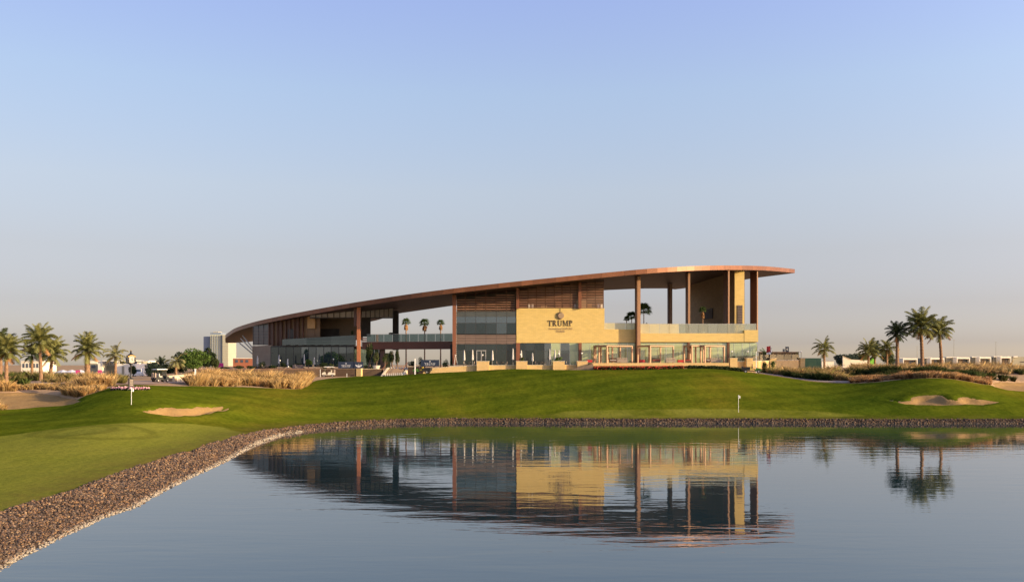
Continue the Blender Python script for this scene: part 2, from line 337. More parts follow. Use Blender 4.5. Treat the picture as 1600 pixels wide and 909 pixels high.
    e3 = n.new('ShaderNodeMapRange'); e3.inputs[1].default_value = -.1; e3.inputs[2].default_value = .12; l.new(attr('bank_sd'), e3.inputs[0])
    col = mixc(e3.outputs[0], ramp(noise(4, 4), [(.3, (.05, .035, .025)), (.7, (.13, .09, .06))]), col)
    l.new(col, b.inputs['Base Color']); b.inputs['Roughness'].default_value = 1; b.inputs['Specular IOR Level'].default_value = 0
    
    bm = n.new('ShaderNodeBump'); bm.inputs['Distance'].default_value = .05; bm.inputs['Strength'].default_value = .8; l.new(noise(5, 7), bm.inputs['Height'])
    b2 = n.new('ShaderNodeBump'); b2.inputs['Distance'].default_value = .35; b2.inputs['Strength'].default_value = .6; l.new(noise(.28, 3, (1, .6, 1)), b2.inputs['Height']); l.new(bm.outputs[0], b2.inputs['Normal'])
    l.new(b2.outputs[0], b.inputs['Normal']); return m
ny, nx = gx.shape; idx = np.arange(nx * ny).reshape(ny, nx)
F = np.stack([idx[:-1, :-1], idx[:-1, 1:], idx[1:, 1:], idx[1:, :-1]], -1).reshape(-1, 4)
gm = raw_mesh('ground', np.stack([gx, gy, Ht], -1).reshape(-1, 3), F, ground_material(), True)
bank_sd = np.clip(shore_sd - band_w(gx, gy) + (vnoise(gx, gy, 1.1) - .5) * .3, -6, 12)
for nm, arr in (('grass_sd', grass_sd), ('green_sd', green_sd), ('bank_sd', bank_sd), ('ring', ring)):
    a = gm.attributes.new(nm, 'FLOAT', 'POINT'); a.data.foreach_set('value', arr.astype(np.float32).ravel())
tag(link('ground', gm), 'rolling mown golf course turf running out into flat desert', kind='structure')

# sand bunkers: sheets of sand lying in the hollows
sand = mat('bunker_sand', (.28, .175, .068), (.355, .228, .092), 1.0, 1.2, 8, bump=.05, bscale=3.0, spec=.1)
blab = ['sand bunker with a notched back edge in the left fairway', 'wide sand bunker below the dry grass at the far left', 'winding sand bunker on the slope by the right far bank', 'small high sand bunker at the right edge under the scrub']
for b, dp, lb in zip(BW, DEP, blab):
    xs = np.arange(min(p[0] for p in b) - 2, max(p[0] for p in b) + 2, .4); ys = np.arange(min(p[1] for p in b) - 2, max(p[1] for p in b) + 2, .4)
    bx, by = np.meshgrid(xs, ys); s = poly_sd(bx, by, b) + (vnoise(bx, by, 1.7) - .5) * .5
    z = bil(H0, bx, by) - dp * smooth(s / 1.4) - .07 - np.clip(-s * .4, 0, .5) + .12 * np.clip(1 - np.abs(s + .9) / .9, 0, 1)
    z += (vnoise(bx, by, 1.3) - .5) * .06
    ok = (s > -1.2); id2 = np.arange(bx.size).reshape(bx.shape)
    q = np.stack([id2[:-1, :-1], id2[:-1, 1:], id2[1:, 1:], id2[1:, :-1]], -1)[ok[:-1, :-1] & ok[1:, 1:] & ok[:-1, 1:] & ok[1:, :-1]]
    tag(link('sand_bunker', raw_mesh('sand_bunker', np.stack([bx, by, z], -1).reshape(-1, 3), q, sand, True)), lb, kind='structure')

# ------------------------------------------------------------------ pond
def water_material():
    m = bpy.data.materials.new('pond_water'); m.use_nodes = True; n = m.node_tree.nodes; l = m.node_tree.links; b = n['Principled BSDF']
    b.inputs['Base Color'].default_value = (.014, .036, .042, 1); b.inputs['Roughness'].default_value = .015; b.inputs['IOR'].default_value = 1.55
    b.inputs['Specular IOR Level'].default_value = .5
    geo = n.new('ShaderNodeNewGeometry')
    def noise(s, st, det=3):
        mp = n.new('ShaderNodeMapping'); mp.inputs['Scale'].default_value = st; mp.inputs['Rotation'].default_value = (0, 0, R(4)); l.new(geo.outputs['Position'], mp.inputs[0])
        z = n.new('ShaderNodeTexNoise'); z.inputs['Scale'].default_value = s; z.inputs['Detail'].default_value = det; z.inputs['Roughness'].default_value = .5; z.inputs['Distortion'].default_value = .3; l.new(mp.outputs[0], z.inputs[0]); return z.outputs[0]
    amp = n.new('ShaderNodeMapRange'); amp.inputs[1].default_value = .35; amp.inputs[2].default_value = .7; amp.inputs[3].default_value = .3; amp.inputs[4].default_value = 1.7; l.new(noise(.05, (1, .5, 1), 2), amp.inputs[0])
    b1 = n.new('ShaderNodeBump'); b1.inputs['Strength'].default_value = 1; b1.inputs['Distance'].default_value = WAVE[0]
    mm = n.new('ShaderNodeMath'); mm.operation = 'MULTIPLY'; l.new(noise(.55, (.30, 1, 1), 2), mm.inputs[0]); l.new(amp.outputs[0], mm.inputs[1]); l.new(mm.outputs[0], b1.inputs['Height'])
    b2 = n.new('ShaderNodeBump'); b2.inputs['Strength'].default_value = 1; b2.inputs['Distance'].default_value = WAVE[1]; l.new(noise(2.2, (.35, 1, 1), 3), b2.inputs['Height']); l.new(b1.outputs[0], b2.inputs['Normal'])
    l.new(b2.outputs[0], b.inputs['Normal']); return m
WAVE = (.018, .0032)
wv = MB(); wv.add([(x, y, 0) for x, y in ((-60, -5), (200, -5), (200, 125), (-60, 125))], [(0, 1, 2, 3)])
wo = link('pond_water', wv.mesh('pond_water', water_material())); tag(wo, 'calm golf course pond mirroring the clubhouse and sky', kind='structure')

# stones of the bank
def rocks():
    bm = bmesh.new(); bmesh.ops.create_icosphere(bm, subdivisions=1, radius=1); V0 = np.array([v.co[:] for v in bm.verts]); F0 = np.array([[v.index for v in f.verts] for f in bm.faces]); bm.free()
    pts = []
    path = SHORE[2:-6]
    for (ax, ay), (bx, by) in zip(path[:-1], path[1:]):
        L = math.hypot(bx - ax, by - ay); D = max(20, (ay + by) / 2); size = np.interp(D, [30, 60, 115], [.054, .078, .112])
        if abs(ax) > .7 * D + 12 and D < 100: continue
        nxn, nyn = -(by - ay) / L, (bx - ax) / L
        wd = float(band_w(np.array((ax + bx) / 2), np.array((ay + by) / 2)))
        cnt = int(L * (wd + 1.0) / (size * size * 2.7)); t = RNG.random(cnt) * 1.06 - .03; s = RNG.random(cnt) * (wd + .75) - .6
        sz = size * RNG.uniform(.6, 1.35, cnt)
        pts.append(np.c_[ax + (bx - ax) * t + nxn * s, ay + (by - ay) * t + nyn * s, sz])
    pts = np.concatenate(pts); sdv = -poly_sd(pts[:, 0], pts[:, 1], SHORE); keep = (sdv > -.75) & (sdv < band_w(pts[:, 0], pts[:, 1]) + .05 + RNG.random(len(pts)) * .2)
    pts = pts[keep]; sdv = sdv[keep]; N = len(pts); z = bil(Ht, pts[:, 0], pts[:, 1]) + pts[:, 2] * RNG.uniform(.0, .55, N)
    sc = np.c_[pts[:, 2], pts[:, 2] * RNG.uniform(.7, 1, N), pts[:, 2] * RNG.uniform(.5, .9, N)]
    V = V0[None] * (1 + RNG.uniform(-.22, .22, (N, len(V0), 1))) * sc[:, None]
    a = RNG.uniform(0, 6.28, N); t = RNG.uniform(-.6, .6, N)
    ct, st = np.cos(t)[:, None], np.sin(t)[:, None]; y2 = V[..., 1] * ct - V[..., 2] * st; z2 = V[..., 1] * st + V[..., 2] * ct
    ca, sa = np.cos(a)[:, None], np.sin(a)[:, None]; V = np.stack([V[..., 0] * ca - y2 * sa, V[..., 0] * sa + y2 * ca, z2], -1)
    V += np.c_[pts[:, :2], z][:, None]
    pal = np.array([(.30, .19, .12), (.20, .125, .085), (.13, .10, .09), (.40, .29, .19), (.09, .07, .065), (.24, .18, .15), (.34, .21, .11)])
    col = pal[RNG.integers(0, len(pal), N)] * RNG.uniform(.2, .72, (N, 1)) * np.array([1.06, .98, .86]) * np.where(pts[:, 1:2] > 108, .72, 1)
    salt = np.clip(1 - np.abs(sdv - .32) / .42, 0, 1) * (RNG.random(N) < .85); salt *= np.where(pts[:, 1] < 105, .9, .12)
    col = col * (1 - salt[:, None]) + np.array([.42, .37, .28]) * salt[:, None]
    alg = (sdv < .02); col[alg] = np.array([.07, .075, .03]) * RNG.uniform(.6, 1.3, (alg.sum(), 1))
    Fc = (F0[None] + (np.arange(N) * len(V0))[:, None, None]).reshape(-1, 3)
    m = mat('bank_stone', (.8, .8, .8), (1.15, 1.15, 1.15), .9, 14, 3, attr='Col')
    tag(link('bank_stones', raw_mesh('bank_stones', V.reshape(-1, 3), Fc, m, False, np.repeat(col, len(V0), 0))), 'band of brown and grey broken stones along the pond edge', 'stones', kind='stuff')
rocks()

# ================================================================== CLUBHOUSE
copper = mat('weathered_copper_cladding', (.185, .073, .034), (.235, .10, .048), .40, .5, 5, metal=.15, spec=.3, rnd=.16)
copper_side = mat('dark_copper_cladding', (.125, .062, .035), (.155, .08, .046), .6, .5, 5, metal=0, spec=.2)
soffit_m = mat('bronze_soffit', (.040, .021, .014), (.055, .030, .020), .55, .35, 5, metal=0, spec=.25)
redbrown = mat('red_brown_steel', (.19, .07, .036), (.23, .088, .045), .5, .6, 4)
orange_steel = mat('orange_brown_steel', (.34, .125, .052), (.40, .15, .065), .5, .6, 4)
stone = None
def stone_material(name, c1, c2, c3, bw=.9, bh=.30):
    m = mat(name, c1, c2, .9, .8, 8, bump=.012, bscale=5, spec=.2); n = m.node_tree.nodes; l = m.node_tree.links; b = n['Principled BSDF']
    src = b.inputs['Base Color'].links[0].from_socket
    t = n.new('ShaderNodeTexCoord'); sp = n.new('ShaderNodeSeparateXYZ'); l.new(t.outputs['Object'], sp.inputs[0]); cb = n.new('ShaderNodeCombineXYZ')
    ad = n.new('ShaderNodeMath'); ad.operation = 'ADD'; l.new(sp.outputs[0], ad.inputs[0]); l.new(sp.outputs[1], ad.inputs[1]); l.new(ad.outputs[0], cb.inputs[0]); l.new(sp.outputs[2], cb.inputs[1])
    br = n.new('ShaderNodeTexBrick'); br.inputs['Scale'].default_value = 1; br.inputs['Brick Width'].default_value = bw; br.inputs['Row Height'].default_value = bh; br.inputs['Mortar Size'].default_value = .012
    br.inputs['Color1'].default_value = (1.08, 1.06, 1.02, 1); br.inputs['Color2'].default_value = (.86, .85, .84, 1); br.inputs['Mortar'].default_value = (.6, .58, .55, 1); br.inputs['Bias'].default_value = -.2
    l.new(cb.outputs[0], br.inputs['Vector']); k = n.new('ShaderNodeMix'); k.data_type = 'RGBA'; k.blend_type = 'MULTIPLY'; k.inputs[0].default_value = .5
    l.new(src, k.inputs[6]); l.new(br.outputs[0], k.inputs[7]); l.new(k.outputs[2], b.inputs['Base Color']); return m
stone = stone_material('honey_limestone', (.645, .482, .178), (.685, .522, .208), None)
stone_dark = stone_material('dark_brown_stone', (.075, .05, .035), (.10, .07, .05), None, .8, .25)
stone_shade = stone_material('shade_toned_core_stone', (.23, .175, .10), (.28, .21, .125), None)  # limestone darkened to carry the shade of the core's left side
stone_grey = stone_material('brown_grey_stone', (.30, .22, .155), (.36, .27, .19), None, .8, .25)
stone_white = mat('pale_limestone_coping', (.66, .55, .36), (.74, .63, .44), .85, 1.0, 6, bump=.006)
slat_m = mat('timber_louvre_slat', (.40, .20, .13), (.50, .27, .18), .6, 1.2, 4, rnd=.14)
wood_dark = mat('dark_brown_timber', (.10, .052, .033), (.135, .07, .044), .6, 1.0, 5)
wood_gold = mat('golden_brown_timber_panel', (.165, .098, .05), (.22, .135, .068), .6, .6, 6, rnd=.25)
grey_brown = mat('grey_brown_metal_louvre', (.19, .135, .11), (.235, .17, .14), .5, 1.0, 4, rnd=.08)
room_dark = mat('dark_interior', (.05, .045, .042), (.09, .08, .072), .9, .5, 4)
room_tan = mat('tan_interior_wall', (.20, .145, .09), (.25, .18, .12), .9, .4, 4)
curtain = mat('pale_green_curtain', (.55, .58, .42), (.70, .72, .55), .9, .9, 4, stretch=(6, 1, .3))
blind_m = mat('pale_window_blind', (.40, .46, .40), (.46, .52, .45), .7, .9, 3)
panelgrey = mat('slate_spandrel_panel', (.065, .075, .08), (.085, .097, .10), .3, .5, 3, rnd=.1)
frame_dark = mat('dark_window_frame', (.05, .045, .04), None, .4)
frame_pale = mat('pale_aluminium_frame', (.55, .53, .50), None, .4, metal=.4)
deck_m = mat('terrace_floor_tile', (.42, .36, .28), (.50, .43, .34), .8, 1.2, 5)
def glass_mat(name, tint, refl=.30, rough=.02, tcol=None, dif=.22):
    """window glass: part reflection, part tinted see-through, part its own body colour"""
    m = bpy.data.materials.new(name); m.use_nodes = True; n = m.node_tree.nodes; l = m.node_tree.links
    n.remove(n['Principled BSDF']); tr = n.new('ShaderNodeBsdfTransparent'); tr.inputs[0].default_value = (*(tcol or tint), 1)
    df = n.new('ShaderNodeBsdfDiffuse'); df.inputs[0].default_value = (*tint, 1); gl = n.new('ShaderNodeBsdfGlossy'); gl.inputs['Roughness'].default_value = rough
    gl.inputs[0].default_value = (.85, .95, 1, 1)
    oi = n.new('ShaderNodeObjectInfo'); mr = n.new('ShaderNodeMapRange'); mr.inputs[3].default_value = refl * .75; mr.inputs[4].default_value = refl * 1.25; l.new(oi.outputs['Random'], mr.inputs[0])
    nz = n.new('ShaderNodeTexNoise'); nz.inputs['Scale'].default_value = .35; bm = n.new('ShaderNodeBump'); bm.inputs['Distance'].default_value = .02; l.new(nz.outputs[0], bm.inputs['Height']); l.new(bm.outputs[0], gl.inputs['Normal'])
    a = n.new('ShaderNodeMixShader'); a.inputs[0].default_value = dif; l.new(tr.outputs[0], a.inputs[1]); l.new(df.outputs[0], a.inputs[2])
    b = n.new('ShaderNodeMixShader'); l.new(mr.outputs[0], b.inputs[0]); l.new(a.outputs[0], b.inputs[1]); l.new(gl.outputs[0], b.inputs[2])
    l.new(b.outputs[0], n['Material Output'].inputs[0]); return m
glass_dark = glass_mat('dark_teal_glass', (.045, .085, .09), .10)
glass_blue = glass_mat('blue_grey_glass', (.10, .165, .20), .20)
glass_lit_green = glass_mat('lit_look_green_glass', (.66, .74, .42), .16, tcol=(.74, .84, .60), dif=.5)  # pale body colour stands in for sunlit rooms behind the panes
glass_rail_dark = glass_mat('shaded_balustrade_glass', (.08, .12, .12), .12, tcol=(.46, .54, .52))  # darker tint puts the left wing's shade into the glass
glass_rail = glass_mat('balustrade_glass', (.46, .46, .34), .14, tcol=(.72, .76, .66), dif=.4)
glass_rail_sunlit = glass_mat('sunlit_balustrade_glass', (.80, .72, .44), .10, tcol=(.78, .78, .60), dif=.55)  # cream tint puts sunlight into the colour of these panels

BO = Vector((0, 184, 7.0))
club = root('clubhouse', BO, 'long modern clubhouse with a sweeping copper leaf roof above limestone and glass', 'clubhouse')
# ---- roof: one tilted plane, leaf shaped in plan
ZA, ZB = 16.6, .100
def roof_z(x): return CH + ZA + ZB * x
fr_px = [(352, 526), (352.5, 523), (357.6, 518.8), (368.6, 512), (395, 503.4), (428, 495.7), (472, 487), (516, 479), (560, 471.5), (600, 465.4), (640, 459.4), (700, 451.6), (760, 444.8), (805, 439.9), (860, 434.3), (910, 429.3), (960, 424.6), (1010, 420), (1063, 416.6), (1100, 415.2), (1140, 414.7), (1184, 415.4), (1213, 417.4), (1242, 420.5)]
front = []
for px, py in fr_px:
    u = (px - 800) / FPX; v = (HZ - py) / FPX; D = ZA / (v - ZB * u); front.append(Vector((u * D, D)))
rear = [Vector(p) for p in ((69.9, 219.3), (61.5, 221.5), (59, 224), (53, 229.5), (46, 233.5), (43.2, 235), (40, 228), (32, 219), (22, 212), (5, 211.5), (-14.3, 213), (-28.4, 221), (-36, 238), (-52, 260), (-70, 275), (-82, 281), (-87, 279), (-88.5, 274))]
def catmull(pts, n):
    out = []
    for i in range(len(pts) - 1):
        p0, p1, p2, p3 = pts[max(i - 1, 0)], pts[i], pts[i + 1], pts[min(i + 2, len(pts) - 1)]
        for k in range(n):
            t = k / n; out.append(.5 * ((2 * p1) + (p2 - p0) * t + (2 * p0 - 5 * p1 + 4 * p2 - p3) * t * t + (3 * p1 - p0 - 3 * p2 + p3) * t ** 3))
    return out + [pts[-1]]
front = catmull(front, 6)
TH = .92
outline = front + rear[1:]
roof = MB(); n_o = len(outline)
roof.add([(p.x, p.y, roof_z(p.x) - .04) for p in outline], [tuple(range(n_o))])
cen = Vector((0, 205))
inner = [p + (cen - p).normalized() * .12 for p in outline]
roof.add([(p.x, p.y, roof_z(p.x) - .05) for p in inner] + [(p.x, p.y, roof_z(p.x) - TH + .06) for p in inner], [(i, (i + 1) % n_o, (i + 1) % n_o + n_o, i + n_o) for i in range(n_o)])
roof_o = obj('roof', roof, copper_side, club, off=BO)
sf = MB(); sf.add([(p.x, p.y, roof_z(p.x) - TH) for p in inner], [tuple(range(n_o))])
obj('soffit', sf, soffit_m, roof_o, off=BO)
# soffit beams, just below the soffit
def arc_pieces(pts, step):
    """cut a polyline at equal lengths"""
    d = [0]
    for a, b in zip(pts[:-1], pts[1:]): d.append(d[-1] + (b - a).length)
    L = d[-1]; n = max(1, round(L / step)); out = []
    for i in range(n + 1):
        t = L * i / n; k = max(j for j in range(len(d)) if d[j] <= t + 1e-6); k = min(k, len(pts) - 2); f = (t - d[k]) / (d[k + 1] - d[k] + 1e-9); out.append(pts[k].lerp(pts[k + 1], min(f, 1)))
    return out
ring_pts = arc_pieces(front + rear[1:] + [front[0]], 2.3)
for a, b in zip(ring_pts[:-1], ring_pts[1:]):
    dirv = (b - a).normalized(); g = .012; a2 = a + dirv * g; b2 = b - dirv * g; nrm = Vector((dirv.y, -dirv.x)) * .1
    m = MB(); m.hexa((a2.x, a2.y, roof_z(a2.x)), (b2.x, b2.y, roof_z(b2.x)), (b2.x, b2.y, roof_z(b2.x) - TH - .03), (a2.x, a2.y, roof_z(a2.x) - TH - .03), (-nrm.x, -nrm.y, 0))
    obj('fascia_panel', m, copper, roof_o, off=BO)
def under(x): return roof_z(x) - TH

def wall_quad(mb, px0, D0, px1, D1, yt0, yt1, yb0, yb1, th=.35):
    a, b = P(px0, D0, yt0), P(px1, D1, yt1); c, d = P(px1, D1, yb1), P(px0, D0, yb0)
    t = Vector((b.x - a.x, b.y - a.y, 0)).normalized(); n = Vector((-t.y, t.x, 0)) * th
    return mb.hexa(a, b, c, d, n)
def to_soffit(mb, x0, y0, x1, y1, zb, th=.3, gap=.01):
    """wall from zb up to the soffit"""
    t = Vector((x1 - x0, y1 - y0, 0)).normalized(); n = Vector((-t.y, t.x, 0)) * th
    return mb.hexa((x0, y0, under(x0) - gap), (x1, y1, under(x1) - gap), (x1, y1, zb), (x0, y0, zb), n)

DF = 184.0
# ---- main stone wall with the sign, and the parapet running right
m = MB()
m.box(((X(807, DF) + X(944.5, DF)) / 2, DF + .3, (Z(481.5, DF) + Z(535.5, DF)) / 2), (X(944.5, DF) - X(807, DF), .6, Z(481.5, DF) - Z(535.5, DF)))
obj('stone_wall', m, stone, club, off=BO)
m = MB(); m.box(((X(944.5, DF) + X(1001, DF)) / 2 + .003, DF + .3, (Z(514.3, DF) + Z(534.8, DF)) / 2), (X(1001, DF) - X(944.5, DF), .594, Z(514.3, DF) - Z(534.8, DF)))
obj('stone_wall', m, stone, club, off=BO)
m = MB(); m.box(((X(1001, DF) + X(1163, DF)) / 2, DF + .3, (Z(520.6, DF) + Z(534.2, DF)) / 2), (X(1163, DF) - X(1001, DF), .6, Z(520.6, DF) - Z(534.2, DF)))
obj('parapet_wall', m, stone, club, off=BO)
xe = X(1184.6, DF)
m = MB(); m.box(((X(1163, DF) + xe) / 2, DF + .25, (Z(515.5, DF) + Z(534, DF)) / 2), (xe - X(1163, DF), .6, Z(515.5, DF) - Z(534, DF)))
m.hexa((xe, DF + .56, Z(515.5, DF)), (xe + 5.6, DF + 28, Z(515.5, DF)), (xe + 5.6, DF + 28, Z(534, DF)), (xe, DF + .56, Z(534, DF)), (-.5, 0, 0))
obj('parapet_wall', m, stone, club, off=BO)
# floors
ZT = CH - .05                                  # right terrace level
m = MB(); m.add([(x, y, z) for z in (Z(535, DF) + .45, Z(535, DF) + .05) for x, y in ((X(711, DF) + .6, DF + .7), (xe - .55, DF + .7), (xe + 4.9, DF + 28), (X(711, DF) + .6, DF + 28))], [(0, 1, 2, 3), (7, 6, 5, 4), (0, 4, 5, 1), (1, 5, 6, 2), (2, 6, 7, 3), (3, 7, 4, 0)]); obj('upper_floor', m, deck_m, club, off=BO)
m = MB(); m.box(((X(711, DF) + xe) / 2, DF + 14, ZT - .6), (xe - X(711, DF) + 2, 32, 1.0)); obj('ground_floor', m, deck_m, club, off=BO)

# ---- sign: emblem, five serif letters, script line and small capitals
sign_m = mat('dark_bronze_letters', (.085, .05, .03), (.11, .07, .04), .5, 2)
ball_m = mat('bronze_medallion', (.40, .28, .17), (.48, .34, .21), .45, 3, metal=.3)
def arc(cx, cy, rx, ry, a0, a1, n=10): return [(cx + rx * math.cos(R(a0 + (a1 - a0) * i / n)), cy + ry * math.sin(R(a0 + (a1 - a0) * i / n))) for i in range(n + 1)]
def band(o, i): return [[o[k], o[k + 1], i[k + 1], i[k]] for k in range(len(o) - 1)]
def q(*p): return list(p)
G_T = (.86, [q((.0, .93), (.86, .93), (.86, 1), (.0, 1)), q((0, .93), (0, .72), (.05, .72), (.13, .93)), q((.86, .93), (.73, .93), (.81, .72), (.86, .72)), q((.35, .04), (.52, .04), (.52, .93), (.35, .93)), q((.22, 0), (.65, 0), (.65, .04), (.22, .04))])
bowl = band(arc(.34, .74, .36, .26, 90, -90), arc(.34, .74, .19, .205, 90, -90))
G_P = (.78, [q((.12, .04), (.29, .04), (.29, 1), (.12, 1)), q((0, 0), (.42, 0), (.42, .04), (0, .04)), q((0, .96), (.12, .96), (.12, 1), (0, 1)), q((.29, .955), (.34, .955), (.34, 1), (.29, 1)), q((.29, .48), (.34, .48), (.34, .53), (.29, .53))] + bowl)
G_R = (.92, [q((.12, .04), (.29, .04), (.29, 1), (.12, 1)), q((0, 0), (.40, 0), (.40, .04), (0, .04)), q((0, .96), (.12, .96), (.12, 1), (0, 1)), q((.29, .955), (.34, .955), (.34, 1), (.29, 1)), q((.29, .48), (.34, .48), (.34, .53), (.29, .53)), q((.33, .49), (.50, .49), (.84, .04), (.66, .04)), q((.66, 0), (.94, 0), (.94, .04), (.66, .04))] + bowl)
G_U = (.98, [q((.12, .3), (.29, .3), (.29, .96), (.12, .96)), q((.76, .3), (.84, .3), (.84, .96), (.76, .96)), q((0, .96), (.41, .96), (.41, 1), (0, 1)), q((.63, .96), (.97, .96), (.97, 1), (.63, 1))] + band(arc(.48, .3, .36, .31, 180, 360, 12), arc(.525, .3, .235, .22, 180, 360, 12)))
G_M = (1.16, [q((.11, .04), (.18, .04), (.18, 1), (.11, 1)), q((0, 0), (.30, 0), (.30, .04), (0, .04)), q((0, .96), (.11, .96), (.11, 1), (0, 1)), q((.18, 1), (.28, 1), (.60, .14), (.54, .02)), q((.60, .14), (.54, .02), (.88, 1), (.94, 1)), q((.90, .04), (1.06, .04), (1.06, 1), (.90, 1)), q((.78, 0), (1.18, 0), (1.18, .04), (.78, .04)), q((1.06, .96), (1.18, .96), (1.18, 1), (1.06, 1))])
GLY = {'T': G_T, 'R': G_R, 'U': G_U, 'M': G_M, 'P': G_P}
def letters(word, x0, x1, z0, hgt, y, m, parent, off, depth=.08, face=1):
    tot = sum(GLY[c][0] for c in word) + .10 * (len(word) - 1); sx = (x1 - x0) / tot; x = x0
    for c in word:
        wd, polys = GLY[c]; b = MB()
        for pl in polys: b.prism(pl, (sx, 0, 0), (0, 0, hgt), (x, y, z0), (0, -depth, 0))
        obj('letter', b, m, parent, off=off, label=None); x += (wd + .10) * sx
FW = DF - .02
sgn = MB()   # medallion: ball with a dark crescent rim on its left and a leaf above
cx, cz = X(876, FW), Z(493, FW); rr = .62
sgn.prism([(p[0], p[1]) for p in arc(0, 0, rr, rr, 0, 345, 23)], (1, 0, 0), (0, 0, 1), (cx + .1, FW, cz), (0, -.12, 0))
sign_o = obj('wall_sign', sgn, ball_m, club, off=BO, label='bronze ball emblem over dark serif lettering on the stone wall')
b = MB()
for pl in band(arc(0, 0, rr + .13, rr + .13, 100, 285, 16), arc(.13, 0, rr - .02, rr - .02, 100, 285, 16)): b.prism(pl, (1, 0, 0), (0, 0, 1), (cx, FW, cz), (0, -.2, 0))
b.prism([(0, .55), (.12, .7), (.35, .78), (.28, .62)], (1, 0, 0), (0, 0, 1), (cx, FW, cz), (0, -.2, 0))
obj('crescent', b, sign_m, sign_o, off=BO)
b = MB(); b.box((cx - .05, FW - .04, (Z(482, FW) + cz + rr) / 2), (.05, .06, Z(482, FW) - cz - rr)); obj('cable', b, sign_m, sign_o, off=BO)
letters('TRUMP', X(856, FW), X(895, FW), Z(509.4, FW), Z(500.4, FW) - Z(509.4, FW), FW, sign_m, sign_o, BO, .06)
def text_obj(name, s, size, loc, m, parent, shear=0.0, ext=.02, width=None):
    cu = bpy.data.curves.new(name, 'FONT'); cu.body = s; cu.size = size; cu.extrude = ext; cu.shear = shear; cu.align_x = 'CENTER'; cu.offset = 0
    o = bpy.data.objects.new('tmp', cu); C.objects.link(o); me = bpy.data.meshes.new_from_object(o.evaluated_get(bpy.context.evaluated_depsgraph_get())); bpy.data.objects.remove(o)
    me.materials.clear(); me.materials.append(m); return link(name, me, parent, loc, (R(90), 0, 0))
text_obj('script_lettering', 'International Golf Club', 1.0, (X(876, FW) - BO.x, FW - BO.y - .04, Z(514.8, FW) - BO.z), ball_m, sign_o, .45, .012).scale = (.52, .62, 1)
text_obj('small_lettering', 'DUBAI', .62, (X(876, FW) - BO.x, FW - BO.y - .04, Z(519, FW) - BO.z), ball_m, sign_o, 0, .012)

# ---- timber louvre screens of the upper storey: posts and single slats
scr = obj('louvre_screen', MB().box((X(877, DF), DF + .15, Z(481.2, DF)), (X(943, DF) - X(811, DF), .2, .10)), wood_dark, club, off=BO, label='brown timber louvre screen above the stone wall')
scrA = obj('louvre_screen', MB().box((X(758, DF), DF + .15, Z(484.5, DF)), (X(805, DF) - X(712, DF), .2, .12)), wood_dark, club, off=BO, label='brown timber louvre screen above the glass bays')
for par, ed, y0, pitch, topgap in ((scr, [811, 825, 838, 852, 866, 878, 891, 904, 917, 930, 943], 480.8, .335, .12), (scrA, [712, 727, 743, 759, 775, 791, 805], 484, .47, .9)):
    for e in ed:
        x = X(e, DF); zt = under(x) - .02; zb = Z(y0, DF); piece('post', wood_dark, (x, DF + .17, (zt + zb) / 2), (.13, .22, zt - zb), par, BO)
    for a, b in zip(ed[:-1], ed[1:]):
        xa, xb = X(a, DF) + .09, X(b, DF) - .09; z = Z(y0, DF) + .2
        while z < under(xa) - topgap:
            piece('slat', slat_m, ((xa + xb) / 2, DF + .06, z), (xb - xa, .16, .085 if par is scr else .11), par, BO, 0, 0); z += pitch
# recessed storey behind the louvres
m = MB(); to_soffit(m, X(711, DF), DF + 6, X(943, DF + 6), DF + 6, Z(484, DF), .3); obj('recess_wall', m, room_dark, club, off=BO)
m = MB(); m.box(((X(714, DF) + X(943, DF)) / 2, DF + 5, Z(484.8, DF) - .18), (X(943, DF) - X(714, DF), 9, .3)); obj('balcony_floor', m, deck_m, club, off=BO)
lant = mat('white_lantern', (.8, .8, .78), None, .5)
for px in (827, 832, 898.5, 903, 935, 940): piece('planter_box', lant, (X(px, DF + .8), DF + .8, Z(481, DF) + .42), (.42, .42, .75), club, BO)
for px, h_, c_ in ((728, 1.2, wood_gold), (750, 1.9, wood_gold), (778, 1.0, room_tan), (850, 1.1, room_tan), (873, 1.9, wood_gold), (885, 1.3, room_tan), (913, 2.2, room_tan), (920, 1.6, wood_gold)):
    piece('lit_wall_panel', c_, (X(px, DF + 5.8), DF + 5.8, Z(483, DF) + h_ / 2), (1.3, .1, h_), club, BO)  # lighter colours stand for lit pieces in the dark recess

# ---- glazed bays left of the stone wall
E = [712, 727, 743.4, 759.4, 775.6, 791.7, 806]
def pane(mt, x0, x1, z0, z1, y, par=None, nm='window', fr=None, frw=.05, tilt=0):
    par = par or club
    return piece(nm, mt, ((x0 + x1) / 2, y, (z0 + z1) / 2), (x1 - x0 - .06, .03, z1 - z0 - .06), par, BO, tilt)
rows = [(487, 494.5, panelgrey, 'spandrel_panel'), (494.5, 504.5, glass_blue, 'window'), (504.5, 521.5, glass_dark, 'window')]
for a, b in zip(E[:-1], E[1:]):
    for i, (t, bt, mt, nm) in enumerate(rows):
        if i == 2 and b > 790 and b < 800: mt = glass_blue
        pane(mt, X(a, DF), X(b, DF), Z(bt, DF), Z(t, DF), DF + .1, nm=nm, tilt=RNG.uniform(-.006, .006))
    for k in range(6):                                                  # grey-brown louvre band
        z = Z(523 + k * 2.45, DF); piece('louvre_slat', grey_brown, ((X(a, DF) + X(b, DF)) / 2, DF + .05, z - .13), (X(b, DF) - X(a, DF) - .05, .1, .24), club, BO)
for e in E: piece('mullion', frame_dark, (X(e, DF), DF + .12, (Z(487, DF) + Z(570, DF)) / 2), (.07, .12, Z(487, DF) - Z(570, DF)), club, BO)
for y in (486.6, 494.5, 504.5, 521.8, 537.4, 547.5): piece('transom', frame_dark, ((X(712, DF) + X(806, DF)) / 2, DF + .135, Z(y, DF)), (X(806, DF) - X(712, DF), .1, .07), club, BO)
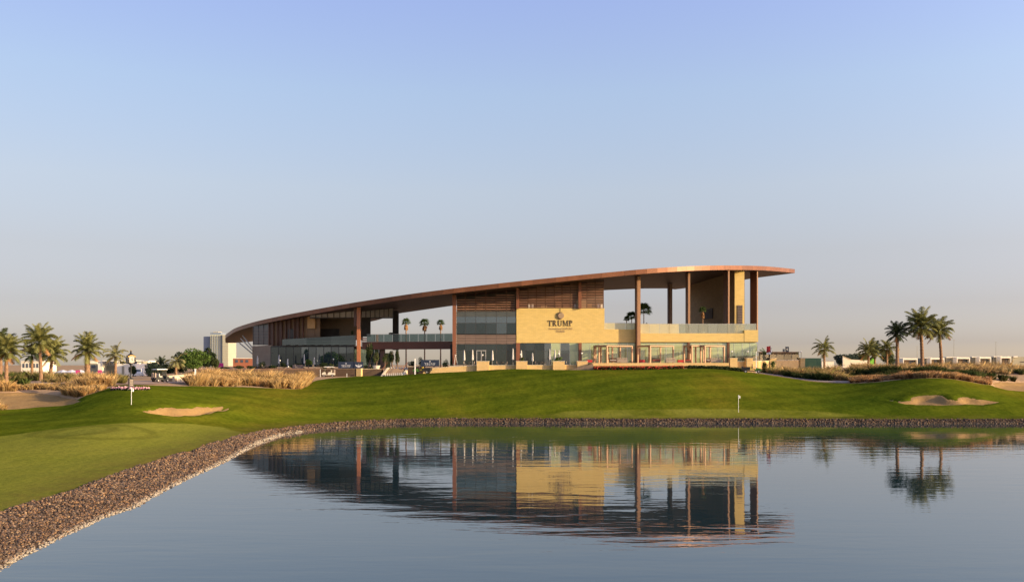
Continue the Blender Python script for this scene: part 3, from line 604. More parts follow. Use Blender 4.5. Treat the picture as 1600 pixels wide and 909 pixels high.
m = MB(); m.box((X(759, DF), DF + 1.2, Z(499.3, DF)), (X(806, DF) - X(712, DF), .05, 1.15)); obj('window_blind', m, blind_m, club, off=BO)
m = MB(); m.box((X(784, DF), DF + 1.25, Z(513, DF)), (2.2, .05, 2.2)); obj('window_blind', m, blind_m, club, off=BO)
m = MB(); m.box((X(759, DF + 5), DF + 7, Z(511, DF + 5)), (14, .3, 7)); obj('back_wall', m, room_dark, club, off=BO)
m = MB(); m.box((X(759, DF), DF + 3.5, Z(521.9, DF) - .6), (X(806, DF) - X(712, DF), 6.6, .3)); obj('storey_floor', m, room_dark, club, off=BO)
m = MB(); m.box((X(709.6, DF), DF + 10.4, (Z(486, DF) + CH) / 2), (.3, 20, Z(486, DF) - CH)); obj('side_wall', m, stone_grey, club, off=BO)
# ---- ground floor glass from 712 to the right corner
G0 = E + [821, 835, 850.5, 861, 876, 890, 905, 922, 936, 950, 966, 980.5, 997, 1014, 1028, 1041, 1053, 1067, 1080, 1094, 1108, 1122, 1136, 1147, 1160, 1172, 1183.5]
for i, (a, b) in enumerate(zip(G0[:-1], G0[1:])):
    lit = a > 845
    mt = glass_lit_green if lit else glass_dark
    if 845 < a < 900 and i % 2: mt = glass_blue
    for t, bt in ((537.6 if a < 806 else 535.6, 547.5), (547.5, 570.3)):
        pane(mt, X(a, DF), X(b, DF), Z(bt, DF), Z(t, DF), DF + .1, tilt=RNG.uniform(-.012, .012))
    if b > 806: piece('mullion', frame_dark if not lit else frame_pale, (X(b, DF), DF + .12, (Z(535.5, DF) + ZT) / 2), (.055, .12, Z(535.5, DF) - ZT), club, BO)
piece('transom', frame_dark, ((X(806, DF) + X(1183.5, DF)) / 2, DF + .135, Z(547.5, DF)), (X(1183.5, DF) - X(806, DF), .09, .05), club, BO)
# interior: curtains and back walls behind the glass
cur = MB()
for px in (856, 884, 930, 958, 1008, 1034, 1047, 1075, 1088, 1101, 1131, 1154):
    x = X(px, DF + 1.6); cur.box((x, DF + 1.6, (Z(536, DF) + ZT) / 2), (1.5, .12, Z(536, DF) - ZT - .2))
obj('curtains', cur, curtain, club, off=BO)['kind'] = 'stuff'
m = MB(); m.box((X(1010, DF + 6), DF + 6, CH + 2.2), (X(1184, DF) - X(850, DF) - 1, .3, 4.3)); obj('back_wall', m, mat('pale_hall_wall', (.60, .58, .42), (.70, .68, .50), .9, .3), club, off=BO)
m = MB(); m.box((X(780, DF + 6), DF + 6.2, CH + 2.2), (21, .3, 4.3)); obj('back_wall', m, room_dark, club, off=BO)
m = MB(); m.hexa((xe - .2, DF + .3, CH + 4.3), (xe + 5, DF + 27, CH + 4.3), (xe + 5, DF + 27, CH), (xe - .2, DF + .3, CH), (-.1, 0, 0)); obj('side_glass', m, glass_lit_green, club, off=BO)
# entrance door frame in the dark glass
dr = MB()
for px in (745, 752, 759): dr.box((X(px, DF), DF - .03, CH + 1.45), (.12, .12, 3.0))
dr.box((X(752, DF), DF - .03, CH + 2.98), (2.0, .118, .12)); dr.box((X(752, DF), DF - .03, CH + .1), (1.7, .1, .2))
door_o = obj('door', dr, frame_pale, club, off=BO); piece('door_handle', frame_dark, (X(751, DF), DF - .14, CH + 1.1), (.05, .08, .5), door_o, BO)
# ---- red-brown corner columns flush with the facade
def col_box(px, w_, yt, yb, D=DF - .45, mt=redbrown, dep=.9, top=None):
    x = X(px, D); zt = top if top is not None else Z(yt, D); zb = Z(yb, D) if yb else CH
    piece('column', mt, (x, D + dep / 2 - .2, (zt + zb) / 2), (w_, dep, zt - zb), club, BO)
xx = X(710, DF); col_box(709.8, .72, 0, 569.5, top=under(xx) - .02)
for k in range(34): piece('bracket', frame_pale, (X(713.4, DF), DF - .45, Z(470 + k * 2.9, DF)), (.16, .25, .1), club, BO)
col_box(809, .62, 0, 482, DF - .3, top=under(X(809, DF)) - .02); col_box(809.5, .8, 535.6, 569.5, DF - .5)
col_box(906, .62, 0, 482, DF - .3, top=under(X(906, DF)) - .02); col_box(906.5, .62, 535.4, 569.5, DF - .5)
sunlit_edge = mat('sunlit_copper_edge', (.34, .185, .095), (.40, .225, .12), .45, .6, 4)  # lighter than the column body, to paint in its sunlit edge
# ---- blade columns of the open right-hand terrace
def blade(px, D, wd, dep, ang, zb, mt=copper_side):
    x = X(px, D); zt = min(under(x - 1.5), under(x)) + .05; c = Vector((x, D, 0)) + Matrix.Rotation(ang, 3, 'Z') @ Vector((0, dep / 2, 0))
    piece('column', mt, (c.x, c.y, (zt + zb) / 2), (wd, dep, zt - zb), club, BO, ang)
    f = Vector((x, D, 0)) + Matrix.Rotation(ang, 3, 'Z') @ Vector((wd * .12, -.03, 0)); piece('sunlit_edge_strip', sunlit_edge, (f.x, f.y, (zt + zb) / 2 - .01), (wd * .78, .055, zt - zb - .03), club, BO, ang)  # added front strip, sunlight put into its lighter colour
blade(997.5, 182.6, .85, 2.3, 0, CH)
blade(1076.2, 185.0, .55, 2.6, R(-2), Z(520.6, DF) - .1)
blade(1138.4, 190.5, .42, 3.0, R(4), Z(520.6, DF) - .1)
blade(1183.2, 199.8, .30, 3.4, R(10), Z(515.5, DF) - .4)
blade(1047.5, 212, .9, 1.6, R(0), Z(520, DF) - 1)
for px in (1076, 1138): col_box(px, .5, 534.3, 569.5, DF - .1, copper_side, .5)
# ---- stone core under the right end of the roof
zf = Z(520.6, DF) + .1
m = MB(); x0, x1, yc = X(1148, 196), X(1163, 196), 196
m.add([(x0, yc, zf), (x1, yc, zf), (x1 + 1, 222, zf), (45.3, 226, zf), (x0, yc, under(x0)), (x1, yc, under(x1)), (x1 + 1, 222, under(x1)), (45.3, 226, under(45.3))],
      [(0, 1, 5, 4), (1, 2, 6, 5), (2, 3, 7, 6), (4, 5, 6, 7), (3, 2, 1, 0)])
core = obj('core_wall', m, stone, club, off=BO)
m = MB(); m.hexa((45.28, 226, under(45.3)), (x0 - .02, yc + .01, under(x0)), (x0 - .02, yc + .01, zf), (45.28, 226, zf), (.02, 0, 0)); obj('painted_shade_face', m, stone_shade, core, off=BO)  # thin skin whose darker stone colour paints in this side's shade
m = MB(); m.hexa((x1 + .01, yc + .02, under(x1) - .01), (x1 + 1.01, 222, under(x1) - .01), (x1 + 1.01, 222, zf), (x1 + .01, yc + .02, zf), (.05, 0, 0)); obj('added_bounce_blocker', m, wood_dark, core, off=BO)  # added dark panel, keeps sunlit bounce off the end column
m = MB(); m.box((X(1156, 195.96), 195.95, Z(492, 196)), (1.15, .08, 4.3)); lou = obj('louvre_window', m, frame_dark, core, off=BO)
for k in range(12): piece('slat', grey_brown, (X(1156, 195.9), 195.86, Z(492, 196) - 2.0 + k * .36), (1.05, .1, .13), lou, BO) if False else piece('louvre_slat', grey_brown, (X(1156, 195.9), 195.86, Z(492, 196) - 2.0 + k * .36), (1.05, .1, .13), core, BO)
m = MB(); m.box((46.9, 212.6, Z(489, 210) - .1), (.25, 6.6, 2.3), R(8)); obj('dark_opening', m, room_dark, core, off=BO)
# ---- glass balustrades of the terrace
rail = obj('balustrade', MB().box(((X(945, DF) + X(994, DF)) / 2, DF + .3, Z(504.3, DF)), (X(994, DF) - X(945, DF), .06, .05)), frame_pale, club, off=BO, label='low glass balustrade beside the stone wall')
for a, b in ((945, 961), (961, 977.5), (977.5, 994)): piece('glass_panel', glass_rail_sunlit, ((X(a, DF) + X(b, DF)) / 2, DF + .3, (Z(504.6, DF) + Z(514.4, DF)) / 2), (X(b, DF) - X(a, DF) - .04, .03, Z(504.6, DF) - Z(514.4, DF)), rail, BO)
rail = obj('balustrade', MB().box(((X(1001, DF) + X(1183, DF)) / 2, DF + .72, Z(505.6, DF)), (X(1183, DF) - X(1001, DF), .06, .05)), frame_pale, club, off=BO, label='tall glass balustrade above the long parapet')
ge = [1001 + i * 15.2 for i in range(13)]
for a, b in zip(ge[:-1], ge[1:]): piece('glass_panel', glass_rail_sunlit if a < 1060 else glass_rail, ((X(a, DF) + X(b, DF)) / 2, DF + .72, (Z(505.8, DF) + Z(520.8, DF)) / 2), (X(b, DF) - X(a, DF) - .04, .03, Z(505.8, DF) - Z(520.8, DF)), rail, BO, RNG.uniform(-.01, .01))

# ================= left wing, drawing back to the left
ZL = 7.05                                        # left terrace level
def LW(px): return float(np.interp(px, [394, 423, 480, 553, 600, 707], [214, 208, 202, 196.5, 195, 190.5]))   # distance of its front by column
def lwp(px, py, dd=0): return P(px, LW(px) + dd, py)
def lw_panel(nm, mt, a, b, t, bt, dd=0, th=.06, gap=.03, par=None, tb=None):
    A, B = lwp(a, t, dd), lwp(b, t if tb is None else tb, dd); zl = lwp(a, bt, dd).z; zr = lwp(b, bt, dd).z
    d = Vector((B.x - A.x, B.y - A.y, 0)).normalized(); n = Vector((-d.y, d.x, 0)) * th; A2 = A + d * gap; B2 = B - d * gap
    m = MB(); m.hexa((A2.x, A2.y, A.z), (B2.x, B2.y, B.z), (B2.x, B2.y, zr), (A2.x, A2.y, zl), n); return obj(nm, m, mt, par or club, off=BO)
# beige stone end wall
m = MB(); wall_quad(m, 394.3, 214, 423, 208, 540.5, 539, 572, 572.5, .5); obj('stone_wall', m, stone_grey, club, off=BO, label='beige stone wall closing the left end')
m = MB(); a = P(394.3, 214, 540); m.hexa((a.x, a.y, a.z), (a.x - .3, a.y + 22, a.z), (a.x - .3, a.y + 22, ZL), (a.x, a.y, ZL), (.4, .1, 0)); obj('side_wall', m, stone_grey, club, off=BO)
# ground floor glass wall
ge = [423 + i * 11.8 for i in range(12)]
for a, b in zip(ge[:-1], ge[1:]):
    for t, bt in ((542, 551.5), (551.5, 572)): lw_panel('window', glass_dark if (a < 470 or (a > 520 and t > 550)) else glass_blue, a, b, t + (553 - a) * .0, bt)
for e in ge: lw_panel('mullion', frame_dark, e - .35, e + .35, 541, 572, -.05, .12, 0)
lw_panel('transom', frame_dark, 423, 552.8, 551.2, 551.8, -.06, .1, 0); lw_panel('fascia_band', frame_dark, 423, 552.8, 540.2, 541.6, -.08, .2, 0)
m = MB(); wall_quad(m, 423, 214, 553, 203, 538, 538, 573, 573, .3); obj('back_wall', m, room_dark, club, off=BO)
# first floor edge: louvre strips behind the glass balustrade
for k in range(5):
    lw_panel('louvre_slat', grey_brown if k % 2 == 0 else wood_dark, 468, 555.5, 529.6 + k * 2.25 + 1.2, 531.5 + k * 2.25 + 1.2, 1.0, .15, 0)
for k in range(5): lw_panel('louvre_slat', slat_m, 564.5, 573.5, 527.5 + k * 3.2, 529.5 + k * 3.2, .3, .15, 0)
rail = lw_panel('balustrade', grey_brown, 441, 556, 530.0, 530.5, -.5, .06, 0, tb=523.4)
for i in range(9):
    a, b = 441 + i * 12.7, 441 + (i + 1) * 12.7; ta = 530 - (a - 441) * .0565; tb_ = 530 - (b - 441) * .0565
    A, B = lwp(a, ta, -.45), lwp(b, tb_, -.45); m = MB(); m.hexa(A, B, lwp(b, 538.5, -.45), lwp(a, 539.5, -.45), (.0, .03, 0)); obj('glass_panel', m, glass_rail_dark, rail, off=BO)
# slab of the first floor
m = MB(); pts = [lwp(396, 0), lwp(553, 0), (X(553, 196), 218, 0), (X(400, 214) + 6, 240, 0)]; zs = lwp(520, 540).z
m.add([(p[0], p[1] + .2, zs) for p in pts] + [(p[0], p[1] + .2, zs - .35) for p in pts], [(0, 1, 2, 3), (7, 6, 5, 4), (0, 4, 5, 1), (1, 5, 6, 2), (2, 6, 7, 3), (3, 7, 4, 0)]); obj('upper_floor', m, stone_dark, club, off=BO)
amber = mat('amber_timber_panel', (.50, .29, .11), (.58, .35, .15), .6)
# upper storey: grey louvre bay, timber fins, tan wall, dark opening
def lw_up(nm, mt, a, b, bt, dd=0, th=.2, gap=.02, ramp=None):
    A, B = lwp(a, bt, dd), lwp(b, bt, dd); m = MB(); d = Vector((B.x - A.x, B.y - A.y, 0)).normalized(); A = A + d * gap; B = B - d * gap
    n = Vector((-d.y, d.x, 0)) * th; m.hexa((A.x, A.y, under(A.x) - .01), (B.x, B.y, under(B.x) - .01), B, A, n); return obj(nm, m, mt, club, off=BO)
lw_up('louvre_bay', panelgrey, 395, 419.5, 539, 1.2)
for k in range(4): lw_up('mullion', frame_dark, 395 + k * 8, 395.8 + k * 8, 539, 1.0, .2, 0)
for k in range(12):
    z = 513 + k * 2.3; lw_panel('louvre_slat', grey_brown, 396, 419, z, z + .7, .95, .1, 0)
ew = [419.5 + i * 6.6 for i in range(9)]
for i, (a, b) in enumerate(zip(ew[:-1], ew[1:])): lw_up('wall_panel', wood_gold if i % 2 else wood_dark, a, b, 540.6, 1.2 + (i % 2) * .25, .2, .03)
for e in ew: lw_up('fin', wood_dark, e - .5, e + .5, 540.6, .7, .5, 0)
m = MB(); m.box((lwp(455, 520, .95).x, lwp(455, 520, .95).y, lwp(455, 521).z), (1.7, .1, 2.2), R(-14)); obj('window', m, frame_dark, club, off=BO)
for a, b in ((472.5, 480), (480, 492), (480, 491.9), (492, 500)): lw_up('wall_panel', amber if b == 492 else wood_gold, a, b, 513 if b == 492 else 531, .9 if b == 492 else 1.6, .2, .03)
m = MB(); to_soffit(m, X(490, 210), 210, X(566, 204), 204, lwp(520, 530).z, .3); obj('recess_wall', m, room_tan, club, off=BO)
m = MB(); wall_quad(m, 497, 209.2, 530, 206.6, 513.6, 513.6, 526, 526, .12); obj('dark_opening', m, room_dark, club, off=BO)
m = MB(); to_soffit(m, X(564.5, 204), 204, X(578.5, 204), 204, lwp(570, 524).z, .6); obj('recess_wall', m, room_dark, club, off=BO)
# clerestory band of framed panels under the roof
blight = mat('frosted_clerestory_panel', (.40, .37, .33), (.48, .45, .40), .5, .8, 4, rnd=.12)
ce = [484 + i * 9.4 for i in range(9)]; ce2 = [564.5 + i * 7.1 for i in range(8)]
for lst in (ce, ce2):
    for a, b in zip(lst[:-1], lst[1:]):
        D = 199.5 if lst is ce else 203; xa, xb = X(a, D), X(b, D); bt = 496
        if under(xa) < Z(bt, D) + .15: continue
        m = MB(); m.hexa((xa + .1, D, under(xa) - .02), (xb - .1, D, under(xb) - .02), (xb - .1, D, Z(bt, D)), (xa + .1, D, Z(bt, D)), (0, .1, 0)); obj('clerestory_panel', m, blight, club, off=BO)
        piece('mullion', frame_dark, (xb, D - .02, (under(xb) + Z(bt, D)) / 2), (.12, .2, under(xb) - Z(bt, D) - .02), club, BO)
    piece('beam', frame_dark, ((X(lst[0], D) + X(lst[-1], D)) / 2, D - .03, Z(496.6, D)), (X(lst[-1], D) - X(lst[0], D), .3, .22), club, BO)
# tall orange-lit front column and the dark rear one
D = 190.5; x = X(560, D); piece('column', orange_steel, (x, D + .4, (under(x) + ZL) / 2), (.68, .8, under(x) - ZL), club, BO); piece('column', wood_dark, (X(555.6, D + 1), D + 1.4, (under(x) + Z(497, D)) / 2 - .9), (.6, 1.6, under(x) - Z(497, D) + 1.6), club, BO)
D = 207; x = X(617.6, D); piece('column', room_dark, (x, D + .8, (under(x) - .3 + lwp(617, 545).z) / 2), (1.25, 1.6, under(x) - .3 - lwp(617, 545).z), club, BO)
piece('column', wood_dark, (X(598, 196.5), 196.5, (lwp(598, 545).z + ZL) / 2), (.95, 1.2, lwp(598, 545).z - ZL), club, BO)
# bridge deck joining both wings, with glass balustrade
bridge_m = mat('maroon_steel_beam', (.13, .05, .032), (.165, .065, .04), .5, .5, 4)
m = MB(); a, b = lwp(566, 533.4), lwp(707, 533.4); zt, zb = Z(533.3, 192), Z(545, 192)
m.hexa((a.x, a.y, zt), (b.x, b.y, zt), (b.x, b.y, zb), (a.x, a.y, zb), (.25, 3.6, 0)); br = obj('bridge', m, bridge_m, club, off=BO, label='maroon footbridge linking the two wings')
be = [573 + i * 13.4 for i in range(11)]
for i, (p, r_) in enumerate(zip(be[:-1], be[1:])):
    A, B = lwp(p, 0, .1), lwp(r_, 0, .1); m = MB(); d = (B - A); d.z = 0; d.normalize(); A = A + d * .03; B = B - d * .03; z1 = Z(521.6, 192); m.hexa((A.x, A.y, z1), (B.x, B.y, z1), (B.x, B.y, zt + .02), (A.x, A.y, zt + .02), (0, .03, 0)); obj('glass_panel', m, glass_rail_dark, br, off=BO)
m = MB(); A, B = lwp(573, 0, .1), lwp(707, 0, .1); z1 = Z(521.4, 192); m.hexa((A.x, A.y, z1 + .05), (B.x, B.y, z1 + .05), (B.x, B.y, z1), (A.x, A.y, z1), (0, .06, 0)); obj('handrail', m, frame_pale, br, off=BO)
# glazed lobby under the bridge end, its yellow-green light put into the wall and glass colours
for a, b in zip([553.5, 563, 567.5, 573, 579.5, 585, 592], [563, 567.5, 573, 579.5, 585, 592, 602]): lw_panel('window', glass_lit_green if a < 575 else glass_blue, a, b, 545.4, 571, 1.5)
m = MB(); m.box((X(575, 203), 204, ZL + 1.8), (10, .3, 3.6)); obj('back_wall', m, mat('lobby_wall_lit_tint', (.50, .52, .22), (.58, .60, .30), .9, .4), club, off=BO)  # wall colour carries the lobby's yellow-green light
# slanting struts under the left tip
strut_m = mat('pale_steel_strut', (.50, .40, .27), None, .5)
for (ax, ay), (bx, by) in (((374, 535.5), (394.2, 552.5)), ((376.5, 529), (394.3, 547.5)), ((379.5, 524.5), (394.5, 543.5))):
    a = P(ax, 222, ay); a.z = under(a.x) - .03 if False else a.z; m = MB(); m.tube([P(ax, 226, ay), P(bx, 213.6, by)], .17, 8); obj('strut', m, strut_m, club, off=BO)
m = MB(); m.box((X(565, 205), 205, ZL - .5), (X(713, 195) - X(394, 214) + 6, 22, .9), R(-11)); obj('ground_floor', m, deck_m, club, off=BO)

# ================================================================== TERRACES, WALLS, FURNITURE
lime = stone_material('honey_limestone_terrace', (.60, .42, .18), (.70, .50, .24), None, .7, .22)
def wall_run(name, pts, topz, th, m, label, cat, group=None, capm=None, cap=.12, par=None):
    """wall following plan points, base in the ground; topz a number or one per point"""
    o = root(name, (pts[0][0], pts[0][1], 0), label, cat, group)
    tz = topz if hasattr(topz, '__len__') else [topz] * len(pts); mb = MB(); mc = MB()
    for (a, b, za, zb) in zip(pts[:-1], pts[1:], tz[:-1], tz[1:]):
        A = Vector((a[0], a[1], za)); B = Vector((b[0], b[1], zb)); d = (B - A); d.z = 0; d.normalize(); n = Vector((-d.y, d.x, 0)) * th
        mb.hexa(A, B, (B.x, B.y, 4.2), (A.x, A.y, 4.2), n)
        if capm: mc.hexa((A.x + d.y * .05, A.y - d.x * .05, za + cap), (B.x + d.y * .05, B.y - d.x * .05, zb + cap), (B.x + d.y * .05, B.y - d.x * .05, zb + .003), (A.x + d.y * .05, A.y - d.x * .05, za + .003), n * 1.25)
    obj('wall_body', mb, m, o, off=o.location)
    if capm: obj('coping', mc, capm, o, off=o.location)
    return o
def W(px, D): return (X(px, D), D)
DW = 177.0
wall_run('terrace_wall', [W(661, DW), W(700, DW), W(742, DW), W(780, DW), W(845, DW), W(903, DW)], [Z(y, DW) for y in (577, 573.5, 571.2, 571, 570.6, 570.2)], .5, lime, 'honey stone terrace retaining wall under the closed white parasols', 'retaining wall', None, stone_white, .1)
for a, b, lb in ((745, 764, 'square stone planter in front of the glass entrance door'), (806.5, 824, 'square stone planter beside the corner column of the stone wall'), (864, 882, 'square stone planter with red flowers under the sign wall'), (902, 918, 'square stone planter left of the first pergola')):
    wc = (X((a + b) / 2, DW - .4)); wd = X(b, DW) - X(a, DW); t = root('stone_planter', (wc, DW - .4, 5.5), lb, 'planter', 'stone planters on the terrace wall'); zt = Z(564.8, DW)
    obj('planter_body', MB().box((wc, DW, (zt + 4.6) / 2), (wd, 1.7, zt - 4.6)), lime, t, off=t.location); obj('coping', MB().box((wc, DW, zt + .06), (wd + .12, 1.82, .1)), stone_white, t, off=t.location)
# dark sloped ramp wall and the pergola deck with flower bed
m = MB(); 
t = root('ramp_wall', (X(905, 175), 175, 5.5), 'dark sloping ramp wall between the stone wall and the pergola deck', 'ramp wall')
m.hexa(P(885, 175.5, 579), P(927, 174.5, 568), P(927, 174.5, 579), P(886, 175.5, 579.6), (0, .4, 0)); obj('wall_body', m, stone_grey, t, off=t.location)
m = MB(); m.hexa(P(925, 174.7, 566.9), P(1139, 174.7, 566.6), P(1139, 174.7, 571.5), P(925, 174.7, 571.5), (0, 8.3, 0))
t = root('pergola_deck', (X(1030, 174.7), 178, 6.5), 'pale limestone deck slab carrying the three pergolas', 'deck'); obj('deck_slab', m, lime, t, off=t.location)
m = MB(); m.hexa(P(932, 175.5, 571.4), P(1139, 175.5, 571.4), P(1139, 175.5, 579), P(932, 175.5, 579), (0, 3, 0)); obj('deck_base', m, lime, t, off=t.location)
wall_run('terrace_wall', [W(1139, 176), W(1185, 176.5), W(1222, 180), W(1256, 184)], [Z(565.5, 176), Z(564.2, 176.5), Z(563.3, 180), Z(562.6, 184)], .5, lime, 'honey stone terrace wall running right from the pergola deck', 'retaining wall', None, stone_white, .1)
for a, b, D, lb in ((1139.5, 1151, 175.6, 'low stone planter block right of the last pergola'), (1164.5, 1175, 176, 'stone planter block behind the green utility vehicle'), (1202, 1212, 178.6, 'stone planter block under the palm with a red flag'), (1249, 1256.3, 183.6, 'stone end pier of the right terrace')):
    wc = X((a + b) / 2, D); wd = X(b, D) - X(a, D); zt = Z(559.6, D); t = root('stone_planter', (wc, D, 5.5), lb, 'planter', 'stone blocks of the right terrace')
    obj('planter_body', MB().box((wc, D, (zt + 4.6) / 2), (wd, 1.3, zt - 4.6)), lime, t, off=t.location); obj('coping', MB().box((wc, D, zt + .05), (wd + .1, 1.4, .08)), stone_white, t, off=t.location)
# terrace floors
m = MB(); m.add([(x, y, CH - .22) for x, y in (W(663, 177.3), W(925, 177.3), W(925, 183.1), W(1139, 183.1), W(1139, 176.3), W(1185, 176.8), W(1222, 180.3), W(1255, 184.2), W(1255, 205), W(1186, 205), W(1186, 181), W(700, 181))], [tuple(range(12))]); tag(obj('terrace', m, deck_m), 'tiled terrace along the foot of the clubhouse', kind='structure')
# glass fence of the right terrace and tan wall behind it
t = root('glass_fence', (X(1190, 177.5), 177.5, CH - .2), 'smoked glass fence along the right terrace edge', 'fence'); gfm = glass_mat('smoked_fence_glass', (.16, .16, .14), .03, tcol=(.5, .5, .46))
fe = [(1151.5, 176.4), (1164, 176.6), (1176, 176.8), (1187, 177.3), (1201.5, 178.6), (1213, 179.6), (1225, 180.9), (1237, 182.2), (1248.5, 183.4)]
for (a, Da), (b, Db) in zip(fe[:-1], fe[1:]):
    m = MB(); m.hexa(P(a, Da, 553.5 if a > 1180 else 556), P(b, Db, 553.5 if a > 1180 else 556), P(b, Db, 563), P(a, Da, 563.2), (0, .04, 0)); obj('glass_panel', m, gfm, t, off=t.location)
    A = P(a, Da, 553); piece('post', frame_dark, (A.x, A.y, (A.z + CH - .2) / 2 + .3), (.07, .07, A.z - CH + .6), t, t.location)
t = root('garden_wall', (X(1220, 196), 196, 6), 'low tan wall behind the smoked glass fence', 'wall'); m = MB(); wall_quad(m, 1186, 196, 1248, 196, 550.5, 550.5, 566, 566, .4); obj('wall_body', m, stone_dark, t, off=t.location)
m = MB(); wall_quad(m, 1185, 195.8, 1249, 195.8, 549.4, 549.4, 550.4, 550.4, .7); obj('coping', m, wood_dark, t, off=t.location)
# pergolas
perg = mat('pale_brown_pergola_timber', (.40, .235, .13), (.47, .285, .165), .6, 1.2, 4)
cush = mat('taupe_seat_weave', (.30, .24, .19), (.36, .29, .23), .8, 3, 3); redc = mat('red_cushion', (.42, .03, .03), None, .9); whitec = mat('white_canvas', (.52, .50, .47), (.62, .60, .56), .9, 4, 3, bump=.01)
def pergola(px0, px1, D, label, dep=4.6, ang=R(24)):
    x0 = X(px0, D); wd = (X(px1, D) - x0) / math.cos(ang) ; base = P(px0, D, 567); t = root('pergola', (x0, D, base.z), label, 'pergola', 'timber pergolas on the pale deck', ang)
    Hh = Z(541.3, D) - base.z
    for ix, a in enumerate((0, .5, 1)):
        for b in (0, 1):
            if ix == 1 and b == 0 and px1 - px0 < 46: continue
            piece('post', perg, (a * wd, b * dep, Hh / 2), (.26, .26, Hh), t)
    for b in (0, 1): piece('beam', perg, (wd / 2, b * dep, Hh + .12), (wd + .3, .26, .24), t)
    for a in (0, .5, 1): piece('cross_beam', perg, (a * wd, dep / 2, Hh + .118), (.24, dep - .27, .22), t)
    for k in range(14): piece('rafter', perg, (wd * (k + .5) / 14, dep / 2, Hh + .285), (.07, dep, .08), t)
    return t
PG = [pergola(948.5, 990, 176.3, 'left one of three brown timber pergolas on the deck'), pergola(1016, 1055, 176.3, 'middle one of three brown timber pergolas, behind the tall column'), pergola(1101.5, 1135, 176.3, 'right timber pergola, closest to the vehicle')]
pergola(936, 958, 179.6, 'small pergola bay behind the left pergola', 2.0); pergola(1081, 1101, 177.0, 'brown pergola bay joined to the left side of the right pergola', 2.6)
def sofa(px, D, label, wd=2.1, rz=0, m=None):
    b = P(px, D, 566.3); t = root('lounge_sofa', (b.x, b.y, b.z), label, 'sofa', 'woven sofas under the pergolas', rz)
    obj('seat', MB().box((0, 0, .26), (wd, .8, .36)), m or cush, t); bk = MB()
    for k in range(5): bk.box((0, .38, .44 + k * .12), (wd, .07, .085))
    obj('backrest', bk, m or cush, t)
    for s in (-1, 1): obj('armrest', MB().box((s * (wd / 2 - .08), 0, .55), (.14, .78, .2)), m or cush, t)
    for s in (-.5, .5): obj('cushion', MB().box((s * wd * .44, -.02, .50), (wd * .4, .68, .12)), redc if px % 2 else whitec, t)
    return t
for px, D, lb in ((972, 177, 'taupe slatted sofa at the right side of the left pergola'), (1048, 177, 'taupe slatted sofa between the middle pergola posts'), (1118, 177, 'taupe slatted sofa inside the right pergola')): sofa(px, D, lb, 2.0, R(180))
for px, D, lb in ((958, 180, 'dark red cushioned sofa deep inside the left pergola'), (1025, 180, 'dark sofa with pale cushions deep in the middle pergola'), (1075, 180, 'red cushioned sofa deep between the middle and right pergolas'), (1108, 180, 'dark sofa in the shade of the right pergola')): sofa(px, D, lb, 1.6, 0, wood_dark)
for px, lb in ((1003, 'red seat cube left of the middle pergola'), (921, 'red seat cube beside the ramp wall'), (1063, 'red seat cube between two pergolas')):
    b = P(px, 177.5, 566.3); o = obj('pouf', MB().box((b.x, b.y, b.z + .3), (1.1, .9, .5)), redc, None); o.location = (0, 0, 0); tag(o, lb, 'pouf', 'red seat cubes on the deck')
wpaint_ = mat('white_petal', (.75, .72, .70), None, .8)
# closed parasols
def parasol(px, D, yb, yt, label, m=whitec, group='closed white parasols along the clubhouse'):
    b = P(px, D, yb); h = (yb - yt) * D / FPX; zg = ZL if px < 600 else CH - .2; h += b.z - zg; t = root('closed_parasol', (b.x, b.y, zg), label, 'parasol', group)
    obj('pole', MB().tube([(0, 0, .1), (0, 0, h * .98)], .03, 6), frame_pale, t); obj('foot', MB().lathe([(.3, 0), (.3, .07), (.06, .12)], seg=10), frame_dark, t)
    vs = []; prof = [(.05, h), (.10, h * .93), (.13, h * .8), (.17, h * .6), (.20, h * .42), (.17, h * .36)]; mb = MB(); seg = 16; ph = RNG.random() * 6
    for r, z in prof:
        for k in range(seg): a = 2 * math.pi * k / seg; r2 = r * (1 + .25 * math.cos(a * 4 + ph)); vs.append((r2 * math.cos(a), r2 * math.sin(a), z))
    mb.add(vs, [(i * seg + k, i * seg + (k + 1) % seg, (i + 1) * seg + (k + 1) % seg, (i + 1) * seg + k) for i in range(len(prof) - 1) for k in range(seg)]); obj('canopy', mb, m, t, True); return t
for px, D, yb, yt, lb in ((402.5, 205, 576, 556, 'leftmost closed parasol, against the beige end wall'), (436, 203, 576, 554, 'closed white parasol near the left end of the glass'), (449.5, 200, 576, 560, 'short closed white parasol, second in the left wing row'), (475.5, 199, 576, 553, 'closed parasol beside the small round green tree'), (491, 197, 576, 558, 'closed greyish parasol right of the small green tree'),
        (725.3, 181.5, 570, 547, 'closed parasol left of the glass entrance door'), (738.5, 181.5, 570, 546, 'slim closed parasol just left of the door frame'), (769.5, 181, 570, 547, 'closed parasol right of the glass entrance door'), (801.5, 181.5, 570, 544, 'closed parasol left of the sign wall corner column'), (814.5, 181, 566, 547, 'closed parasol behind the planter at the sign wall corner'),
        (832, 181.5, 570, 551, 'small closed parasol below the left part of the sign wall'), (859, 181, 571, 545, 'tall closed parasol below the lettering'), (867, 181.5, 566, 546, 'closed parasol left of the planter with red flowers'), (873.5, 181.5, 566, 546, 'closed parasol behind the planter with red flowers')): parasol(px, D, yb, yt, lb)
